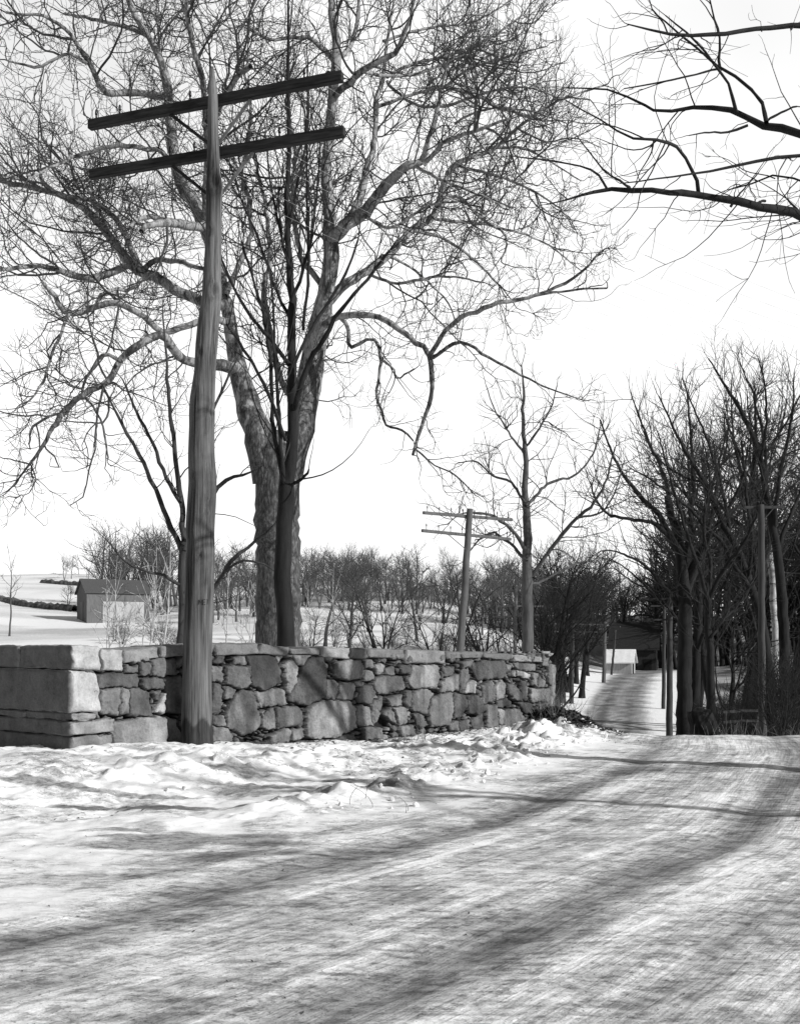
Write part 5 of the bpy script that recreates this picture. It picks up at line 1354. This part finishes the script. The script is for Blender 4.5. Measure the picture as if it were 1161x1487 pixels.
for k, (y0, z0) in enumerate([(1.0, 1.2), (2.7, 1.2), (4.4, 1.2)]):
    mb = MB(); mb.box((-2.53, y0, z0), (.06, .9, 1.3)); mb.build('window', M['hole'], bb)
# boundary walls on the hill
def field_wall(pts, label, h=.9, w=.8, seed=0):
    P = []
    for (px, py, Yd) in pts:
        P.append(((px - CX) / F * Yd, Yd))
    P = np.array(P); C = []
    for a, b in zip(P[:-1], P[1:]):
        for t in np.arange(0, 1, .04): C.append(a * (1 - t) + b * t)
    C = np.array(C); rng = np.random.RandomState(seed)
    zs = np.array([gz(x, y) for x, y in C])
    o3 = np.stack([C[:, 0], C[:, 1], zs], -1)
    b = o3[0].copy()
    th = np.linspace(0, np.pi, 7)
    d = np.gradient(C, axis=0); d /= np.linalg.norm(d, axis=1, keepdims=True); nrm = np.stack([-d[:, 1], d[:, 0]], -1)
    V = []
    for k in range(len(C)):
        hh = h * rng.uniform(.6, 1.2)
        for t in th:
            jj = rng.uniform(.75, 1.2)
            V.append((o3[k, 0] + nrm[k, 0] * math.cos(t) * w * jj - b[0], o3[k, 1] + nrm[k, 1] * math.cos(t) * w * jj - b[1], o3[k, 2] - .3 + math.sin(t) * (hh + .3) - b[2]))
    m = len(th); i = np.arange(len(C) - 1)[:, None] * m; j = np.arange(m - 1)[None]
    q = np.stack([i + j, i + j + 1, i + m + j + 1, i + m + j], -1).reshape(-1, 4)
    me = np_mesh('field_wall', np.array(V), q, False); attr(me, 'tone', rng.uniform(.04, .14, len(V)))
    o_ = obj('field_wall', me, M['stone']); o_.location = b
    tag(o_, label, 'field wall')
field_wall([(-30, 0, 215), (20, 0, 200), (60, 0, 186), (112, 0, 172)], 'low dark fieldstone wall slanting down the snow to the old barn', 1.0, .9, 1)
field_wall([(62, 0, 285), (130, 0, 270), (240, 0, 262)], 'low dark fieldstone wall high on the hill under the skyline trees', 1.0, 1.0, 2)

# ------------------------------------------------------------------ small things by the right verge
def fence():
    Y = 40.0
    ps = []
    b = np.array([(1052 - CX) / F * Y, Y, 0]); b[2] = gz(b[0], b[1])
    root = thing('rail_fence', 'short dark post and rail fence beside the right-hand pole', 'fence', b)
    for (px, yy) in ((1052, 40.0), (1074, 40.3), (1098, 40.6)):
        x = (px - CX) / F * yy; z = gz(x, yy)
        top = CAMZ + (HZ - (1032 if px == 1052 else 1030)) / F * yy
        mb = MB(); mb.tube([np.array([x, yy, z - .2]) - b, np.array([x, yy, (z + top) / 2]) - b, np.array([x + .02, yy, max(top, z + .75)]) - b], [.06, .055, .05], 7); mb.build('post', M['fence'], root, True)
        ps.append(np.array([x, yy, max(top, z + .75)]))
    for k in (0, 1):
        for dz in (-.05, -.42):
            mb = MB(); mb.bar(ps[k] - b + np.array([-.1, -.07, dz]), ps[k + 1] - b + np.array([.1, -.07, dz]), .04, .09); mb.build('rail', M['fence'], root)
fence()

def rock(name, label, cat, loc, size, seed, mat, lean=(0, 0), rz=0):
    bm = bmesh.new(); bmesh.ops.create_icosphere(bm, subdivisions=4, radius=1)
    for v in bm.verts:
        c = v.co.copy()
        m = max(abs(c.x), abs(c.y), abs(c.z)); c = c * (1 - .55) + (c / m) * .55
        k = 1 + (float(fbm(np.array([c.x * 1.7 + c.z + 5]), np.array([c.y * 1.7 - c.z + 5]), seed, 3)[0]) - .5) * .5
        c *= k
        v.co = Vector((c.x * size[0] + lean[0] * c.z * size[2], c.y * size[1] + lean[1] * c.z * size[2], c.z * size[2]))
    me = bpy.data.meshes.new(name); bm.to_mesh(me); bm.free()
    for p in me.polygons: p.use_smooth = True
    o_ = obj(name, me, mat); o_.location = loc; o_.rotation_euler = (0, 0, rz)
    tag(o_, label, cat); return o_
Yr = 38.0; xr = (1020 - CX) / F * Yr
rock('boulder', 'dark slab-like boulder leaning at the foot of the slim forked tree', 'boulder', (xr, Yr, gz(xr, Yr) + .35), (.42, .45, .75), 4, M['black'], (-.25, 0))

# ------------------------------------------------------------------ litter: clods, leaves, weeds (uncountable)
def scatter_clods():
    rng = np.random.RandomState(15); V, Q = [], []
    bm = bmesh.new(); bmesh.ops.create_icosphere(bm, subdivisions=1, radius=1); bm.verts.ensure_lookup_table()
    sv = np.array([v.co[:] for v in bm.verts]); sf = np.array([[v.index for v in f.verts] for f in bm.faces]); bm.free()
    b = 0; N = 0
    while N < 300:
        if rng.rand() < .6:
            y = rng.uniform(9, 20); t = rng.normal() * .35
            k = np.argmin(abs(RP[:, 1] - y)); d = RP[min(k + 1, len(RP) - 1)] - RP[k - 1]; d /= np.hypot(*d)
            x = RP[k, 0] + (-3.05 + t) * d[1]; y = y + (3.05 - t) * d[0] * .6
        else:
            s = rng.uniform(-1, 9); g = rng.uniform(.7, 2.4); p = WA + WD * s + WN * g; x, y = p
        if not (-8 < x < 10 and 4 < y < 22): continue
        r = .012 + .042 * rng.rand() ** 4
        sc = r * rng.uniform(.6, 1.3, 3)
        v = sv * sc * (1 + rng.uniform(-.3, .3, (len(sv), 1)))
        a = rng.uniform(0, 6.28); c, s_ = math.cos(a), math.sin(a)
        v = np.stack([v[:, 0] * c - v[:, 1] * s_, v[:, 0] * s_ + v[:, 1] * c, v[:, 2]], -1) + np.array([x, y, gz(x, y) + r * .25])
        V.append(v); Q.append(sf + b); b += len(v); N += 1
    o_ = obj('snow_clods', np_mesh('snow_clods', np.concatenate(V), np.concatenate(Q), False), M['snowclod'])
    tag(o_, 'crumbled clods of ploughed dirty snow along the road edge', 'snow clods', None, 'stuff')
scatter_clods()

def scatter_leaves():
    rng = np.random.RandomState(16); V, Q = [], []; b = 0
    def leaf(x, y, r):
        nonlocal b
        a = rng.uniform(0, 6.28); t = rng.uniform(-.9, .9, 2)
        q = np.array([(-1, 0, 0), (0, -.5, .25), (1, 0, .05), (0, .5, .2)]) * r
        c, s_ = math.cos(a), math.sin(a)
        v = np.stack([q[:, 0] * c - q[:, 1] * s_, q[:, 0] * s_ + q[:, 1] * c, q[:, 2] + q[:, 0] * t[0] * .5], -1) + np.array([x, y, gz(x, y) + r * .3])
        V.append(v); Q.append(np.array([[0, 1, 2, 3]]) + b); b += 4
    for _ in range(1500):
        t_ = rng.uniform(-.3, 1.1); x = 2.75 + .65 * t_ + rng.normal() * .25; y = 20.75 - .95 * t_ + rng.normal() * .3; leaf(x, y, rng.uniform(.03, .075))
    for _ in range(420):
        s = rng.uniform(2, WL); g = abs(rng.normal()) * .28 + .1; p = WA + WD * s + WN * g; leaf(p[0], p[1], rng.uniform(.02, .05))
    for _ in range(1500):
        s = rng.uniform(-2, 9); g = rng.uniform(.3, 3.2); p = WA + WD * s + WN * g
        if vnoise(p[0] * 1.1, p[1] * 1.1, 77) > .55: leaf(p[0], p[1], rng.uniform(.006, .028))
    for _ in range(500):
        y = rng.uniform(4.5, 12); x = rng.uniform(-.38 * y, .3 * y)
        if vnoise(x * 1.3, y * 1.3, 78) > .5: leaf(x, y, rng.uniform(.004, .014))
    o_ = obj('dead_leaves', np_mesh('dead_leaves', np.concatenate(V), np.concatenate(Q), False), M['leaf'])
    tag(o_, 'dead leaves and bark scraps on the snow and at the wall foot', 'leaf litter', None, 'stuff')
scatter_leaves()

def weeds():
    rng = np.random.RandomState(17); parts = []
    spots = [(1.6, 18.6, 14, .35), (2.3, 19.3, 14, .35), (3.0, 20.2, 60, .4), (2.9, 20.9, 50, .35), (.3, 16.9, 20, .3), (2.7, 20.6, 60, .5), (-.1, 10.4, 3, .22), (-.02, 10.2, 2, .2), (2.7, 21.3, 50, .5)] + [(6.0 + .28 * q + .3 * math.sin(q * 3), 21.4 + .5 * math.sin(q * 5.1), 7, .34) for q in range(14)]
    Pl = []; Rl = []
    for (x, y, k, h) in spots:
        for _ in range(k):
            xx, yy = x + rng.normal() * .22, y + rng.normal() * .22
            d = np.array([rng.normal() * .35, rng.normal() * .35, 1.]); d /= np.linalg.norm(d)
            hh = h * rng.uniform(.4, 1.1); t = np.linspace(0, 1, 5)[:, None]
            P = np.array([xx, yy, gz(xx, yy) - .02]) + d * hh * t; P[:, :2] += (rng.normal(size=2) * .08 * t ** 2)
            Pl.append(P); Rl.append(np.linspace(.004, .0018, 5))
    o_ = obj('dry_weeds', np_mesh('dry_weeds', *tubes(np.array(Pl), np.array(Rl), 3)), M['weed'])
    tag(o_, 'dry weed stalks sticking out of the snow by the wall end', 'dry weeds', None, 'stuff')
weeds()

# ------------------------------------------------------------------ light, sky, camera
EL = math.radians(27); DX, DY = .87, -.493
sd = Vector((DX * math.cos(EL), DY * math.cos(EL), math.sin(EL)))
sun = bpy.data.lights.new('sun', 'SUN'); sun.energy = 5.0; sun.angle = math.radians(.53); sun.color = (1, 1, 1)
so = bpy.data.objects.new('sun', sun); link(so)
so.rotation_euler = (-sd).to_track_quat('-Z', 'Y').to_euler()
so.location = (30, -20, 30)

w = bpy.data.worlds.new('World'); SC.world = w; w.use_nodes = True
nt = w.node_tree; N = nt.nodes; bg = N['Background']; bg.inputs['Strength'].default_value = .1
sky = N.new('ShaderNodeTexSky'); sky.sky_type = 'NISHITA'; sky.sun_disc = False
sky.sun_elevation = EL; sky.sun_rotation = math.atan2(DX, DY); sky.dust_density = 2.0
bw = N.new('ShaderNodeRGBToBW'); nt.links.new(sky.outputs[0], bw.inputs[0])
tc = N.new('ShaderNodeTexCoord'); sx = N.new('ShaderNodeSeparateXYZ'); nt.links.new(tc.outputs['Generated'], sx.inputs[0])
def mr(src, a, b, c, d):
    m = N.new('ShaderNodeMapRange'); m.interpolation_type = 'SMOOTHSTEP'
    m.inputs[1].default_value = a; m.inputs[2].default_value = b; m.inputs[3].default_value = c; m.inputs[4].default_value = d
    nt.links.new(src, m.inputs[0]); return m.outputs[0]
def mth(op, a, b):
    m = N.new('ShaderNodeMath'); m.operation = op
    for k, x in enumerate((a, b)):
        if isinstance(x, (int, float)): m.inputs[k].default_value = x
        else: nt.links.new(x, m.inputs[k])
    return m.outputs[0]
haze = mth('MULTIPLY', mr(sx.outputs[2], .5, .85, 1, 0), mr(sx.outputs[1], -.1, .6, .22, 1))   # winter haze low ahead; overhead and behind dimmed to keep shadows deep
nz = N.new('ShaderNodeTexNoise'); nz.inputs['Scale'].default_value = 2.2; nz.inputs['Detail'].default_value = 3
nt.links.new(tc.outputs['Generated'], nz.inputs['Vector'])
cl = mth('MULTIPLY', mr(nz.outputs[0], .42, .68, 0, 1), mr(sx.outputs[2], .2, .42, 0, 2.4))
hz = mth('MULTIPLY', haze, mth('SUBTRACT', 10.6, cl))
tot = mth('ADD', mth('MULTIPLY', bw.outputs[0], .28), hz)
nt.links.new(tot, bg.inputs['Color'])

cam = bpy.data.cameras.new('camera'); co = bpy.data.objects.new('camera', cam); link(co)
co.location = (0, 0, CAMZ); co.rotation_euler = (math.pi / 2, 0, 0)
cam.sensor_fit = 'VERTICAL'; cam.sensor_height = 100; cam.sensor_width = 100 * PW / PH
cam.lens = F / PH * 100
cam.shift_y = (HZ - PH / 2) / PH
cam.clip_start = .1; cam.clip_end = 3000
SC.camera = co
SC.view_settings.view_transform = 'Standard'; SC.view_settings.look = 'None'
SC.view_settings.exposure = 0; SC.view_settings.gamma = 1
SC.cycles.max_bounces = 5; SC.cycles.diffuse_bounces = 3
